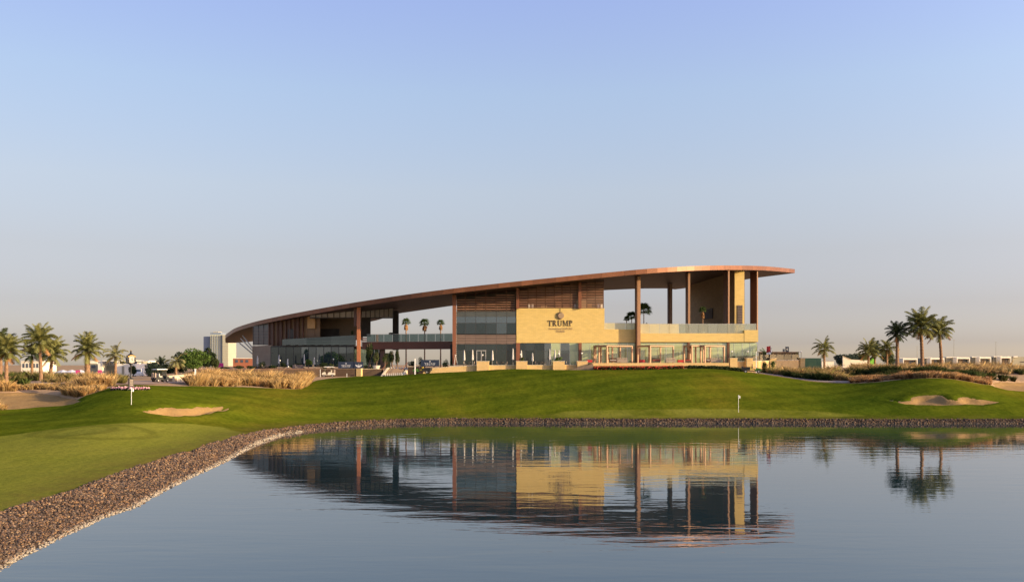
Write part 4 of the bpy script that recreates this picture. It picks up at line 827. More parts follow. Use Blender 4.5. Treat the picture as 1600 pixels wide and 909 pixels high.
# tripod floor lamp beside the corner column
t = root('tripod_lamp', (*P(711.5, 180, 570)[:2], CH - .2), 'white tripod torch stand at the foot of the red corner column', 'torch stand')
for a in (0, 2.1, 4.2): obj('leg', MB().tube([(.5 * math.cos(a), .5 * math.sin(a), 0), (.05 * math.cos(a), .05 * math.sin(a), 2.1)], .035, 6), whitec, t)
obj('lamp_bowl', MB().lathe([(.05, 2.0), (.18, 2.2), (.18, 2.3)], seg=10), whitec, t)
# globe lamps
globe_m = mat('white_glass_globe', (.85, .84, .80), None, .2)
for px, D, y, yb, lb in ((521, 195, 561, 576, 'white globe lamp left of the dark blue banners'), (754, 179, 554.6, 565, 'white globe lamp on the planter by the door'), (813.5, 176.6, 553.5, 565, 'white globe lamp on the corner planter'), (873, 176.6, 552.5, 565, 'white globe lamp on the planter with red flowers'), (909, 176.6, 551.8, 565, 'white globe lamp left of the first pergola'),
        (1143.5, 175.6, 549, 560, 'white globe lamp right of the last pergola'), (1168.3, 176, 549, 560, 'white globe lamp above the green vehicle'), (1205.3, 178.6, 549, 560, 'white globe lamp in front of the red flag'), (1251.8, 183.6, 549.4, 560, 'white globe lamp on the end pier of the terrace'),
        (450.5, 197, 572.6, 578, 'low white globe lamp under the second parasol'), (437.5, 197, 563, 576, 'white globe lamp beside the second parasol of the left wing')):
    b = P(px, D, yb); h = (yb - y) * D / FPX; t = root('globe_lamp', tuple(b), lb, 'lamp', 'globe lamps of the terrace'); obj('post', MB().tube([(0, 0, 0), (0, 0, h - .1)], .045, 8), frame_dark, t); obj('globe', MB().ball((0, 0, h), .17, 12, 8), globe_m, t, True)
# banners
navy = mat('navy_banner_cloth', (.012, .022, .05), (.016, .03, .065), .6, 2, 3)
silver = mat('silver_print', (.55, .56, .60), None, .6)
def banner(px0, px1, D, yt, yb, word, label, crest=True):
    a = P(px0, D, yb); b = P(px1, D, yt); t = root('banner', tuple(a), label, 'banner', 'navy banners on the terrace wall'); w_, h_ = b.x - a.x, b.z - a.z
    obj('cloth', MB().box((w_ / 2, 0, h_ / 2), (w_, .05, h_)), navy, t)
    for s in (0, w_): obj('post', MB().tube([(s, .06, -.1), (s, .06, h_ + .08)], .035, 6), frame_dark, t)
    if word: letters(word, w_ * .20, w_ * .80, h_ * .18, h_ * .36, -.03, silver, t, (0, 0, 0), .015)
    if crest:
        s = h_ * (.16 if word else .36); cz = h_ * (.78 if word else .42); cr_ = MB(); o_ = (w_ / 2, -.03, cz)
        cr_.prism(arc(0, 0, s * .8, s * .8, 200, 340, 8) + [(s * .3, 0), (-s * .3, 0)], (1, 0, 0), (0, 0, 1), o_, (0, -.015, 0))
        for k in (-1, 0, 1): cr_.prism([(-.12 * s + k * s * .55, .08 * s), (.12 * s + k * s * .55, .08 * s), (k * s * .75, s * (.95 if k == 0 else .6))], (1, 0, 0), (0, 0, 1), o_, (0, -.015, 0))
        if not word:
            for k in (-1, 1): cr_.prism([(k * .5 * s, -.1 * s), (k * 1.5 * s, .5 * s), (k * 1.2 * s, -.2 * s), (k * .7 * s, -.6 * s)], (1, 0, 0), (0, 0, 1), o_, (0, -.015, 0))
        obj('crest', cr_, silver, t)
banner(528.5, 553, 177.6, 565, 575.2, 'TRUMP', 'wide navy banner with silver letters left of the stairs'); banner(553.6, 567.5, 177.5, 565, 575.2, None, 'small navy banner with a silver crest only'); banner(657.5, 686, 176.6, 562, 572.2, 'TRUMP', 'navy banner with silver letters right of the stairs')
# ---- left retaining walls, stairs
wall_run('terrace_wall', [W(307, 168), W(400, 172), W(470, 175), W(500, 176.3)], [Z(577.8, 168), Z(577.6, 172), Z(577, 175), Z(576.7, 176.3)], .4, stone_dark, 'long dark stone wall behind the dry grass left of the carts', 'retaining wall', None, wood_dark, .2)
wall_run('terrace_wall', [W(500.5, 176.3), W(556, 176.3)], [Z(576.2, 176.3)] * 2, .4, stone_dark, 'brown stone wall under the wide navy banner, behind the golf cart', 'retaining wall', None, stone_grey, .06)
wall_run('terrace_wall', [W(556.6, 176.2), W(564, 176.0)], [Z(575.9, 176)] * 2, .9, lime, 'short sunlit stone pier left of the stairs', 'wall pier', None, stone_white, .06)
wall_run('terrace_wall', [W(564.5, 176.8), W(596, 177.4)], [Z(576.4, 176.8)] * 2, .4, stone_dark, 'brown stone wall between the sunlit pier and the stairs', 'retaining wall', None, stone_white, .06)
wall_run('terrace_wall', [W(637, 177.4), W(660.5, 177)], [Z(573, 177)] * 2, .4, stone_dark, 'brown stone wall right of the stairs behind the white post', 'retaining wall', None, stone_white, .1)
st = root('stairs', (*W(616, 176), 5.5), 'broad stone stairs with sloping side walls up to the terrace', 'stairs')
for k in range(9):
    D = 175.2 + k * .36; z = 5.85 + k * .165; m = MB(); m.box((X(615, D), D + .2, z - .5), (X(632, 176) - X(599, 176), .4, 1.0)); obj('step', m, stone_grey, st, off=st.location)
for a, b in ((597, 604), (628.5, 638)):
    m = MB(); m.hexa(P(a - 2, 175.0, 586.5), P(a + 8, 178.6, 573.8), P(a + 8, 178.6, 590), P(a - 2, 175.0, 590), (.45, 0, 0)); obj('side_wall', m, stone_white, st, off=st.location)
    m = MB(); m.tube([P(a - 1, 175.2, 578), P(a + 9, 178.7, 565.5)], .04, 6); obj('handrail', m, redbrown, st, off=st.location)
m = MB(); m.add([(x, y, ZL - .02) for x, y in (W(307, 168.3), W(400, 172.3), W(500, 176.6), W(597, 177.6), W(597, 178.6), W(636, 178.6), W(662, 177.4), W(712, 181), W(709, 195), W(600, 205), W(423, 214), W(300, 205))], [tuple(range(12))]); tag(obj('terrace', m, deck_m), 'lower tiled terrace in front of the left wing', kind='structure')
# white signpost and small marker posts
wpaint = mat('white_paint', (.78, .78, .76), None, .5)
def post(px, D, yb, yt, wd, label, cat='post'):
    b = P(px, D, yb); zg = ground(b.x, b.y); h = Z(yt, D) - zg; t = root('marker_post', (b.x, b.y, zg), label, cat, 'white posts on the grass'); obj('shaft', MB().box((0, 0, h / 2), (wd, wd, h)), wpaint, t); obj('cap', MB().box((0, 0, h + .04), (wd + .05, wd + .05, .06)), wpaint, t)
post(648.5, 171, 585, 560.5, .22, 'tall white post on the grass right of the stairs'); post(305, 140, 590, 576.5, .2, 'white post at the end of the pale ramp wall'); post(500.5, 172, 586, 577.5, .08, 'thin white stake left of the golf cart'); post(542, 172, 587, 584, .08, 'tiny white stake below the wide banner'); post(1181.5, 174.6, 572, 549.5, .13, 'slim pale post beside the vehicle driver')
# ---- ramp wall on the left by the parked carts
wall_run('ramp_wall', [W(257, 137), W(273, 136)], [Z(590, 137), Z(590.5, 136)], .4, stone_grey, 'brown side wall at the end of the pale ramp', 'ramp wall')
wall_run('ramp_wall', [W(273, 136), W(290, 138), W(303, 140)], [Z(588, 136), Z(585, 138), Z(584, 140)], .5, stone_white, 'pale cream ramp wall beside the parked cart', 'ramp wall')
wall_run('ramp_wall', [W(257, 142), W(283, 143), W(304, 144)], [Z(587.5, 142), Z(585, 143), Z(583.8, 144)], .3, stone_white, 'cream wall rising behind the ramp', 'ramp wall')

# ================================================================== VEGETATION
def leaf_mat(name, c1, c2, tr=.25, isl=(.7, 1.3)): return mat(name, c1, c2, .75, .6, 3, island=isl, trans=tr, rnd=.12, spec=.2)
frond_m = leaf_mat('date_palm_leaf', (.155, .17, .05), (.26, .25, .085)); frond_dark = leaf_mat('dark_palm_leaf', (.045, .065, .025), (.07, .09, .035))
frond_pale = leaf_mat('pale_palm_leaf', (.24, .235, .09), (.32, .30, .13)); fan_m = leaf_mat('fan_palm_leaf', (.045, .085, .022), (.085, .125, .035)); skirt_m = leaf_mat('dry_palm_skirt', (.30, .15, .06), (.40, .22, .09), .1)
trunk_m = mat('palm_trunk_bark', (.20, .115, .065), (.33, .205, .12), 1, 3.0, 8, bump=.06, bscale=9); bark_m = mat('tree_bark', (.10, .07, .05), (.16, .11, .08), 1, 4, 6, bump=.02)
def frond_mesh(e0, droop, mt, seed, nl=42, wl=.30):
    rg = np.random.default_rng(seed); mb = MB(); n = 9; pts = []; x = z = 0; e = e0
    for i in range(n + 1):
        pts.append(Vector((x, 0, z))); x += math.cos(e) / n; z += math.sin(e) / n; e -= droop / n * (.5 + 1.1 * i / n)
    def at(t): k = min(int(t * n), n - 1); return pts[k].lerp(pts[k + 1], t * n - k)
    for k in range(n):
        w = .018 * (1 - k / n) + .004; a, b = pts[k], pts[k + 1]; mb.add([a + Vector((0, w, 0)), a - Vector((0, w, 0)), b - Vector((0, w * .8, 0)), b + Vector((0, w * .8, 0))], [(0, 1, 2, 3)])
    for i in range(nl):
        t = .12 + .86 * i / nl; p = at(t); d = (at(min(t + .05, 1)) - at(t - .05)).normalized(); L = wl * (math.sin(math.pi * (t * .82 + .12)) ** .7) * rg.uniform(.8, 1.12)
        up = d.cross(Vector((0, 1, 0))) * -1
        for s in (-1, 1):
            v = (d * rg.uniform(.55, .85) + Vector((0, s, 0)) * .8 + up * rg.uniform(.05, .45)).normalized() * L; wv_ = d * .011
            tip = p + v - Vector((0, 0, L * .18)); mb.add([p - wv_, p + wv_, p + v * .55 + wv_ * .9, tip, p + v * .55 - wv_ * .9], [(0, 1, 2, 3, 4)])
    me = mb.mesh('frond', mt); return me
FR = {}
def fronds_for(mt):
    if mt.name not in FR: FR[mt.name] = [frond_mesh(R(e), R(d), mt, i) for i, (e, d) in enumerate(((84, 50), (72, 70), (62, 95), (48, 105), (32, 100), (14, 85), (-8, 60), (-30, 40)))]
    return FR[mt.name]
def palm_trunk(h, r0, r1, lean, seed):
    rg = np.random.default_rng(seed); n = max(10, int(h * 3.4)); mb = MB(); pts = []; rad = []
    for i in range(n + 1):
        t = i / n; pts.append((lean[0] * t * t, lean[1] * t * t, h * t)); rad.append((r0 + (r1 - r0) * min(t * 1.5, 1)) * (1.10 if i % 2 else .94) * rg.uniform(.96, 1.04) * (1.25 if i == 0 else 1) * (1.2 if t > .93 else 1))
    mb.tube(pts, rad, 10); return mb, pts[-1]
def date_palm(px, D, ytop, ycrown, span, label, group, mt=None, n=40, r0=.27, r1=.21, lean=(0, 0), up=1.0, seed=None, dead=True, yb=None):
    """px = trunk column, ycrown = row where fronds spring, span = crown half width in photo pixels"""
    mt = mt or frond_m; seed = seed or int(px * 7 + D); rg = np.random.default_rng(seed); x = X(px, D); zg = ground(x, D) - .05; h = Z(ycrown, D) - zg; L = span * D / FPX
    t = root('date_palm', (x, D, zg), label, 'palm tree', group); mb, top = palm_trunk(h, r0, r1, lean, seed); obj('trunk', mb, trunk_m, t)
    fr = fronds_for(mt); dry = fronds_for(skirt_m)[6:] if dead else None
    for i in range(n):
        u = (i + .5) / n; u2 = u ** (1 / up); k = min(int(u2 * 7.6), 7); me = fr[k]
        if dead and u > .95: me = dry[i % 2]
        s = L * rg.uniform(.88, 1.16) * (1.02 if k < 5 else .85); az = i * 2.39996 + rg.uniform(-.25, .25)
        link('frond', me, t, (top[0] + .06 * math.cos(az), top[1] + .06 * math.sin(az), top[2] - .1 + .35 * (1 - u)), (rg.uniform(-.22, .22), rg.uniform(-.12, .12), az), (s, s, s))
    return t
gL = 'date palms at the far left'; gR = 'date palms on the right'
date_palm(10, 118, 520, 551, 29, 'big date palm cut by the left picture edge with low hanging fronds', gL, n=54, seed=3)
date_palm(1, 128, 515, 541, 26, 'date palm half hidden behind the big one at the left edge', gL, frond_dark, n=44, seed=31)
date_palm(64, 128, 510, 536, 30, 'tall date palm second from the left, standing above its darker neighbours', gL, n=48, lean=(-.25, 0), seed=5)
date_palm(50, 133, 540, 556, 19, 'small dark date palm left of the tall one', gL, frond_dark, n=34, r0=.2, r1=.18, seed=7)
date_palm(79, 135, 536, 555, 29, 'drooping date palm right of the tall one', gL, n=42, seed=9, lean=(.3, 0))
date_palm(136.5, 140, 522, 549, 28, 'thick trunked date palm standing alone in front of the pale tents', gL, n=48, r0=.42, r1=.38, seed=11)
date_palm(180.5, 150, 531, 556, 20, 'slender date palm left of the street clock', gL, frond_pale, n=26, r0=.24, r1=.2, up=1.7, seed=13)
date_palm(275, 152, 541, 565, 20, 'young pale date palm with upright fronds in front of the round green trees', gL, frond_pale, n=20, r0=.22, r1=.2, up=3.0, seed=15)
date_palm(252, 190, 558, 571, 14, 'small dark palm among the trees left of the round green tree', gL, frond_dark, n=26, r0=.2, r1=.18, seed=17)
date_palm(1288, 195, 524, 545, 21, 'lone date palm on open ground right of the terrace', gR, n=26, r0=.26, r1=.22, up=1.6, seed=19)
date_palm(1357, 205, 526, 549, 20, 'date palm with pale trunk left of the dark twin', gR, n=36, seed=21, up=1.3)
date_palm(1367, 215, 519, 553, 20, 'dark date palm between two brighter ones', gR, frond_dark, n=36, seed=23)
date_palm(1386, 208, 522, 546, 18, 'bushy date palm just left of the three tall palms', gR, n=38, seed=25, up=1.3)
date_palm(1402, 171, 504, 523, 20, 'darkest and shortest of the three tall palms by the far bank', gR, frond_dark, n=42, r0=.36, r1=.3, seed=27)
date_palm(1441, 171, 480, 513, 31, 'tallest palm of the three, standing in the middle', gR, n=56, r0=.36, r1=.3, lean=(-.3, 0), seed=29)
date_palm(1471, 173, 490, 519, 26, 'rightmost of the three tall palms with a hanging dry frond', gR, n=44, r0=.34, r1=.26, lean=(-.45, 0), seed=33)
# fan palms behind the bridge and potted palms of the terrace
def fan_leaf(mt):
    mb = MB(); n = 11; mb.add([(0, -.012, 0), (.5, -.01, .12), (.5, .01, .12), (0, .012, 0)], [(0, 1, 2, 3)])
    for i in range(n):
        a = R(-105 + 210 * i / (n - 1)); L = .55 * (1 - .25 * abs(i / (n - 1) - .5)); w = .055; c, s = math.cos(a), math.sin(a); p = Vector((.5, 0, .12))
        d = Vector((c, s, 0)); nrm = Vector((-s, c, 0)); mid = p + d * L * .6 + Vector((0, 0, .03)); tip = p + d * L - Vector((0, 0, .16)); mb.add([p, mid - nrm * w, tip, mid + nrm * w], [(0, 1, 2, 3)])
    return mb.mesh('fan_leaf', mt)
FAN = fan_leaf(fan_m); FAND = fan_leaf(skirt_m)
def fan_palm(px, D, ycr, span, label, group, zg=None, n=26, skirt=True, r=.15, seed=0, cat='palm tree'):
    rg = np.random.default_rng(seed or int(px)); x = X(px, D); zg = ground(x, D) if zg is None else zg; h = Z(ycr, D) - zg; L = span * D / FPX
    t = root('fan_palm', (x, D, zg), label, cat, group); mb, top = palm_trunk(h, r * 1.3, r, (0, 0), int(px)); obj('trunk', mb, trunk_m, t)
    for i in range(n):
        u = (i + .5) / n; el = R(75 - 105 * u); az = i * 2.4 + rg.uniform(-.2, .2); s = L * rg.uniform(.85, 1.05); link('leaf', FAN, t, (0, 0, h), (rg.uniform(-.4, .4), -el, az), (s, s, s))
    if skirt:
        for i in range(22):
            az = i * 2.4; s = L * rg.uniform(.55, .8); link('dry_leaf', FAND, t, (0, 0, h - .25 - .045 * i), (rg.uniform(-.3, .3), R(rg.uniform(58, 78)), az), (s, s, s))
    return t
gF = 'fan palms seen through the gap over the bridge'
fan_palm(634.5, 235, 504, 8.5, 'left one of three fan palms framed above the bridge, fullest skirt', gF, seed=1); fan_palm(663.5, 240, 505.5, 9.5, 'middle fan palm framed above the bridge', gF, seed=2, skirt=True); fan_palm(688.5, 238, 505, 7.5, 'right fan palm framed above the bridge next to the red column', gF, seed=3)
clay = mat('pale_plant_pot', (.52, .47, .40), (.60, .55, .48), .8, 2, 3)
ZF = Z(520.6, DF) + .1
def pot(px, D, z, r, h, parent): obj('pot', MB().lathe([(r * .7, 0), (r, h * .85), (r * 1.05, h), (r * .9, h), (r * .85, h * .9)], (0, 0, 0), 12), clay, parent)
for px, D, ycr, span, lb in ((1006, 190, 486, 15, 'tall dark palm on the roof terrace behind the first tall column'), (987, 191, 496, 11, 'lower palm left of the first tall column on the roof terrace'), (979, 192, 499, 6, 'smallest palm on the roof terrace left of its two companions')):
    t = fan_palm(px, D, ycr, span, lb, 'palms on the roof terrace', ZF, 30, False, .09); pot(px, D, 0, .45, .6, t)
t = fan_palm(1098, 192, 485, 7.5, 'small potted palm in front of the shaded stone core', 'palms on the roof terrace', ZF, 26, True, .1); pot(1098, 192, 0, .45, .6, t)
date_palm(1198, 184, 541, 560, 15, 'low palm behind the glass fence with a red flag in front', gR, fan_m, n=26, r0=.2, r1=.2, seed=41, dead=False)
# leafy bushes and trees: leaf sized faces through the crown volume
def leaves(c, rad, n, ls, m, seed=0, hollow=.35, lumps=7):
    """crown as lumps of small leaf faces"""
    rg = np.random.default_rng(seed); c = np.array(c, float); rad = np.array(rad, float)
    d = rg.normal(size=(lumps, 3)); d /= np.linalg.norm(d, axis=1)[:, None]; lc = c + d * rad * .52 * rg.uniform(.6, 1.15, (lumps, 1)); lr = rad * rg.uniform(.36, .58, (lumps, 1))
    k = rg.integers(0, lumps, n); u = rg.normal(size=(n, 3)); u /= np.linalg.norm(u, axis=1)[:, None]; p = lc[k] + u * lr[k] * (rg.uniform(hollow, 1.08, (n, 1)) ** .5)
    a = rg.normal(size=(n, 3)); a /= np.linalg.norm(a, axis=1)[:, None]; b = np.cross(a, rg.normal(size=(n, 3))); b /= np.linalg.norm(b, axis=1)[:, None]; s = ls * rg.uniform(.6, 1.3, (n, 1))
    V = np.stack([p - a * s, p + b * s * .5, p + a * s, p - b * s * .5], 1).reshape(-1, 3); return raw_mesh('crown', V, np.arange(n * 4).reshape(-1, 4), m)
green_a = leaf_mat('bright_green_leaf', (.060, .110, .018), (.095, .150, .030)); green_d = leaf_mat('dark_green_leaf', (.022, .040, .014), (.040, .062, .020)); green_m = leaf_mat('olive_green_leaf', (.055, .075, .025), (.09, .11, .04)); teal_m = leaf_mat('bluish_green_leaf', (.028, .048, .034), (.045, .068, .048))
def tree(name, px, D, yt, yb, half, m, label, cat='tree', n=2600, ls=.22, seed=1, group=None, zg=None, trunk=True, lumps=9, depth=None):
    x = X(px, D); zg = ground(x, D) if zg is None else zg; zt, zb = Z(yt, D), max(Z(yb, D), zg + .05); r = half * D / FPX
    t = root(name, (x, D, zg), label, cat, group); c = (0, 0, (zt + zb) / 2 - zg); h = zt - zg
    if trunk:
        rg = np.random.default_rng(seed); mb = MB(); mb.tube([(0, 0, 0), (.05, 0, h * .3), (0, .05, h * .6)], [.05 * h, .035 * h, .015 * h], 8)
        for k in range(6): a = k * 1.05 + rg.uniform(-.3, .3); mb.tube([(0, 0, h * (.22 + .05 * k)), (r * .35 * math.cos(a), r * .35 * math.sin(a), h * (.42 + .05 * k)), (r * .7 * math.cos(a), r * .7 * math.sin(a), h * (.55 + .06 * k))], [.02 * h, .014 * h, .006 * h], 6)
        obj('trunk', mb, bark_m, t)
    o = link('crown', leaves(c, (r, depth or r, (zt - zb) / 2), n, ls, m, seed, lumps=lumps), t); return t
gT = 'trees left of the clubhouse'
tree('broad_tree', 303, 185, 545, 590, 27, green_a, 'broad bright green tree left of the tower base', n=6500, ls=.20, seed=2, group=gT, lumps=14)
tree('broad_tree', 325, 196, 541, 588, 13, green_d, 'dark tree rising in front of the pale tower', n=3500, ls=.2, seed=3, group=gT)
tree('broad_tree', 283, 192, 549, 588, 14, green_d, 'dark green tree behind the young pale palm', n=3000, ls=.2, seed=4, group=gT)
tree('broad_tree', 262, 200, 563, 590, 15, green_d, 'low dark tree behind the parked cart', n=2500, ls=.2, seed=5, group=gT)
tree('broad_tree', 240, 205, 564, 590, 13, teal_m, 'low bluish green tree beside the dark hedge block', n=2500, ls=.2, seed=6, group=gT)
tree('broad_tree', 336, 188, 556, 586, 8, green_m, 'small olive tree at the right of the broad bright tree', n=1500, ls=.18, seed=61, group=gT)
tree('broad_tree', 1323, 260, 548, 574, 24, teal_m, 'wide low acacia tree behind the pale tent on the right', n=5000, ls=.24, seed=7, depth=5)
tree('broad_tree', 1345, 262, 550, 574, 14, green_m, 'olive green tree right of the wide low acacia', n=2500, ls=.24, seed=71, depth=4)
tree('broad_tree', 1388, 222, 545, 573, 12, green_m, 'olive tree filling the gap behind the bushy palms', n=2200, ls=.2, seed=72, depth=3)
tree('broad_tree', 208, 190, 568, 586, 9, green_d, 'dark bush against the white villa wall', cat='bush', n=1200, ls=.15, seed=73)
tree('cypress', 612, 184, 545, 571, 4.6, green_d, 'left one of two dark cypresses under the bridge', n=1500, ls=.14, seed=8, group='cypresses under the bridge', zg=ZL); tree('cypress', 620.5, 184, 544.5, 571, 4.6, green_d, 'right one of two dark cypresses under the bridge', n=1500, ls=.14, seed=9, group='cypresses under the bridge', zg=ZL)
tree('climbing_shrub', 577, 184, 528, 571, 7, green_d, 'tall dark climbing shrub at the left end of the footbridge', 'shrub', n=1900, ls=.14, seed=10, zg=ZL); tree('potted_shrub', 588, 183, 548, 569, 6, green_m, 'loose green shrub in a white bowl by the stairs', 'potted plant', n=700, ls=.14, seed=11, zg=ZL)
pot(588, 183, 0, .8, .75, bpy.data.objects['potted_shrub'])
tree('potted_shrub', 601, 183, 550, 569, 4, green_m, 'slim green shrub beside the stairs rail', 'potted plant', n=500, ls=.14, seed=12, zg=ZL)
tree('small_tree', 481.5, 196, 560.5, 571, 7, green_a, 'small round bright tree between two parasols', n=900, ls=.12, seed=13, zg=ZL)
for i, (px, yt, hw, m_, D, lb) in enumerate(((410, 563, 7, green_m, 200, 'olive shrub in front of the beige end wall'), (443, 563, 7, green_m, 199, 'olive shrub between the two left parasols'), (458, 568, 5, green_a, 199, 'low green shrub left of the grey planter box'), (505, 566, 9, green_d, 186, 'dark shrub mass left of the wide banner'), (518, 567, 6, green_m, 184, 'green shrub below a globe lamp left of the banner'),
        (426, 570, 8, green_d, 198, 'low dark shrub row under the left glass corner'), (390, 571, 8, green_d, 196, 'dark shrub at the left end of the terrace'), (372, 571, 9, green_d, 192, 'dark shrub below the slanting steel struts'), (352, 572, 9, green_d, 188, 'dark shrub left of the brick building'),
        (657, 557, 6, green_d, 192, 'dark shrub above the right banner'), (643, 563, 8, green_d, 191, 'dark shrub mass left of the right banner'), (677, 560, 5, green_d, 193, 'thin dark shrub behind the right banner'), (696, 561, 7, green_a, 186, 'bright shrub right of the right banner'), (706, 558, 5, green_m, 184, 'shrub at the foot of the red corner column'),
        (815, 557, 5, green_m, 177, 'spiky plant in the corner planter'), (873, 557, 7, green_a, 177, 'green plant with red flowers below the lettering'), (1145, 556, 5, green_m, 176, 'green plant in the block right of the last pergola'), (1168, 558, 5, green_m, 176.4, 'green plant on the block above the vehicle'),
        (1194, 561, 6, green_d, 177, 'dark green plant at the terrace corner right of the vehicle'), (1244, 549, 6, green_m, 186, 'round clipped bush at the right end of the terrace'), (1208, 561, 5, green_a, 177, 'leafy yellow green plant on the wall under the red flag'), (519, 497, 0, None, 0, ''), (1012, 502, 5, green_d, 190, 'low plant at the balustrade right of the first tall column'), (1108, 501, 6, green_m, 190, 'low plants at the foot of the potted palm'),
        (550.5, 516, 2.5, green_m, 197.5, 'small bush on the upper terrace beside the orange column'), (611, 519, 4, green_d, 201, 'small bush on the bridge beside the dark column'))):
    if not hw: continue
    D_ = D; zb = ZF if yt < 520 and px > 900 else (Z(523, D) if yt < 525 else (ZL if px < 712 else (CH - .2 if px > 712 else ZL)))
    if px in (815, 873, 1145, 1168): zb = Z(565, D) if px < 900 else Z(560, D)
    if yt > 556 and px in (1194, 1208): zb = ground(X(px, D), D)
    x = X(px, D); r = hw * D / FPX; zt = Z(yt, D); t = root('shrub', (x, D, zb), lb, 'shrub', 'shrubs of the terraces')
    link('foliage', leaves((0, 0, (zt - zb) / 2), (r, r * .8, max((zt - zb) / 2, .2)), int(260 + r * r * 380), .11, m_, i + 50), t)
    obj('stem', MB().tube([(0, 0, 0), (.02, 0, (zt - zb) * .6)], [.03, .02], 6), bark_m, t)
# pots and dining sets
ORD = ['first', 'second', 'third', 'fourth', 'fifth', 'sixth', 'seventh', 'eighth', 'ninth']
for k in range(9):
    b = P(602 + k * 3.2, 174.9, 0); t = root('white_flower_pot', (b.x, b.y, ground(b.x, b.y)), ORD[k] + ' white pot from the left along the foot of the stairs', 'flower pot', 'white pots along the foot of the stairs')
    obj('pot', MB().lathe([(.09, 0), (.14, .3), (.15, .32), (.12, .32)], seg=10), whitec, t); link('foliage', leaves((0, 0, .42), (.14, .14, .14), 40, .05, wpaint_, k), t)
for k in range(6):
    b = P(611 + k * 4.4, 178.9, 0); t = root('white_flower_pot', (b.x, b.y, ZL), ORD[k] + ' white pot from the left at the head of the stairs', 'flower pot', 'white pots at the head of the stairs')
    obj('pot', MB().lathe([(.10, 0), (.16, .34), (.17, .36), (.13, .36)], seg=10), whitec, t); link('foliage', leaves((0, 0, .46), (.15, .15, .14), 40, .05, wpaint_, k + 20), t)
def dining(px, D, zg, lb, rz=0):
    x = X(px, D); t = root('dining_table', (x, D, zg), 'round terrace table ' + lb, 'table', 'terrace dining tables'); obj('tabletop', MB().lathe([(.5, .70), (.5, .74)], seg=16), wood_dark, t); obj('pedestal', MB().lathe([(.25, 0), (.22, .03), (.04, .06), (.04, .70)], seg=10), frame_dark, t)
    for k in range(2):
        a = k * math.pi + .3 * math.sin(rz * 3); cx, cy = x + .85 * math.cos(a), D + .85 * math.sin(a); c = root('terrace_chair', (cx, cy, zg), ('right', 'left')[k] + ' woven chair at the table ' + lb, 'chair', 'woven terrace chairs', a - math.pi / 2)
        obj('seat', MB().box((0, 0, .44), (.5, .48, .07)), cush, c); obj('backrest', MB().box((0, .23, .70), (.5, .05, .46)), cush, c)
        for sx_ in (-.21, .21):
            for sy in (-.2, .2): obj('leg', MB().tube([(sx_, sy, 0), (sx_, sy, .42)], .02, 6), frame_dark, c)
for i, (px, D, zg, lb) in enumerate(((417, 199, ZL, 'left of the second closed parasol'), (469, 194, ZL, 'in front of the grey planter box'), (497, 193, ZL, 'right of the small green tree'), (543, 184, ZL, 'behind the wide navy banner'), (733, 179.5, CH - .2, 'between the first two parasols by the door'), (784, 179.5, CH - .2, 'left of the corner column of the sign wall'), (845, 179.5, CH - .2, 'below the left part of the sign wall'), (893, 179.5, CH - .2, 'between the red flower planter and the first pergola'))): dining(px, D, zg, lb, i * .5)
# flowers
petal = mat('red_flower', (.55, .03, .03), (.62, .10, .05), .8, island=(.6, 1.4)); pink = mat('pink_and_white_flower', (.65, .18, .30), (.75, .60, .60), .8, 9, 2, island=(.7, 1.3))
def bed(name, pts, w_, h_, n, m, label, leafm=green_d, seed=1, zf=None):
    rg = np.random.default_rng(seed); V = []
    for mm, cnt, s in ((leafm, n, .10), (m, n, .07)):
        t = rg.random(cnt) * (len(pts) - 1); i = t.astype(int); f = (t - i)[:, None]; p = np.array(pts)[i] * (1 - f) + np.array(pts)[i + 1] * f; p = p + np.c_[np.zeros(cnt), rg.uniform(-w_ / 2, w_ / 2, cnt)]
        z = bil(Ht, p[:, 0], p[:, 1]) + rg.uniform(0, h_, cnt) * (1 if mm is leafm else 1.15) + (0 if mm is leafm else .08); c = np.c_[p, z]; a = rg.normal(size=(cnt, 3)) * s; b = rg.normal(size=(cnt, 3)) * s
        V.append((mm, np.stack([c - a, c + b, c + a, c - b], 1).reshape(-1, 3)))
    for mm, v in V: tag(link(name if mm is leafm else 'flowers', raw_mesh(name, v, np.arange(len(v)).reshape(-1, 4), mm)), label if mm is leafm else label.replace('leaves', 'blooms'), kind='stuff')
bed('flower_bed', [W(928, 173.5), W(1000, 173), W(1067, 173.5)], 1.4, .5, 2600, petal, 'red flower bed leaves below the pergola deck', seed=4)
bed('flower_bed', [W(1075, 174), W(1160, 174)], 1.0, .55, 1500, green_m, 'low hedge leaves left of the vehicle', seed=5)
bed('flower_bed', [W(175, 109), W(204, 107.6), W(232, 109)], .8, .14, 900, pink, 'pink and white flower ring leaves at the clock foot', seed=6)
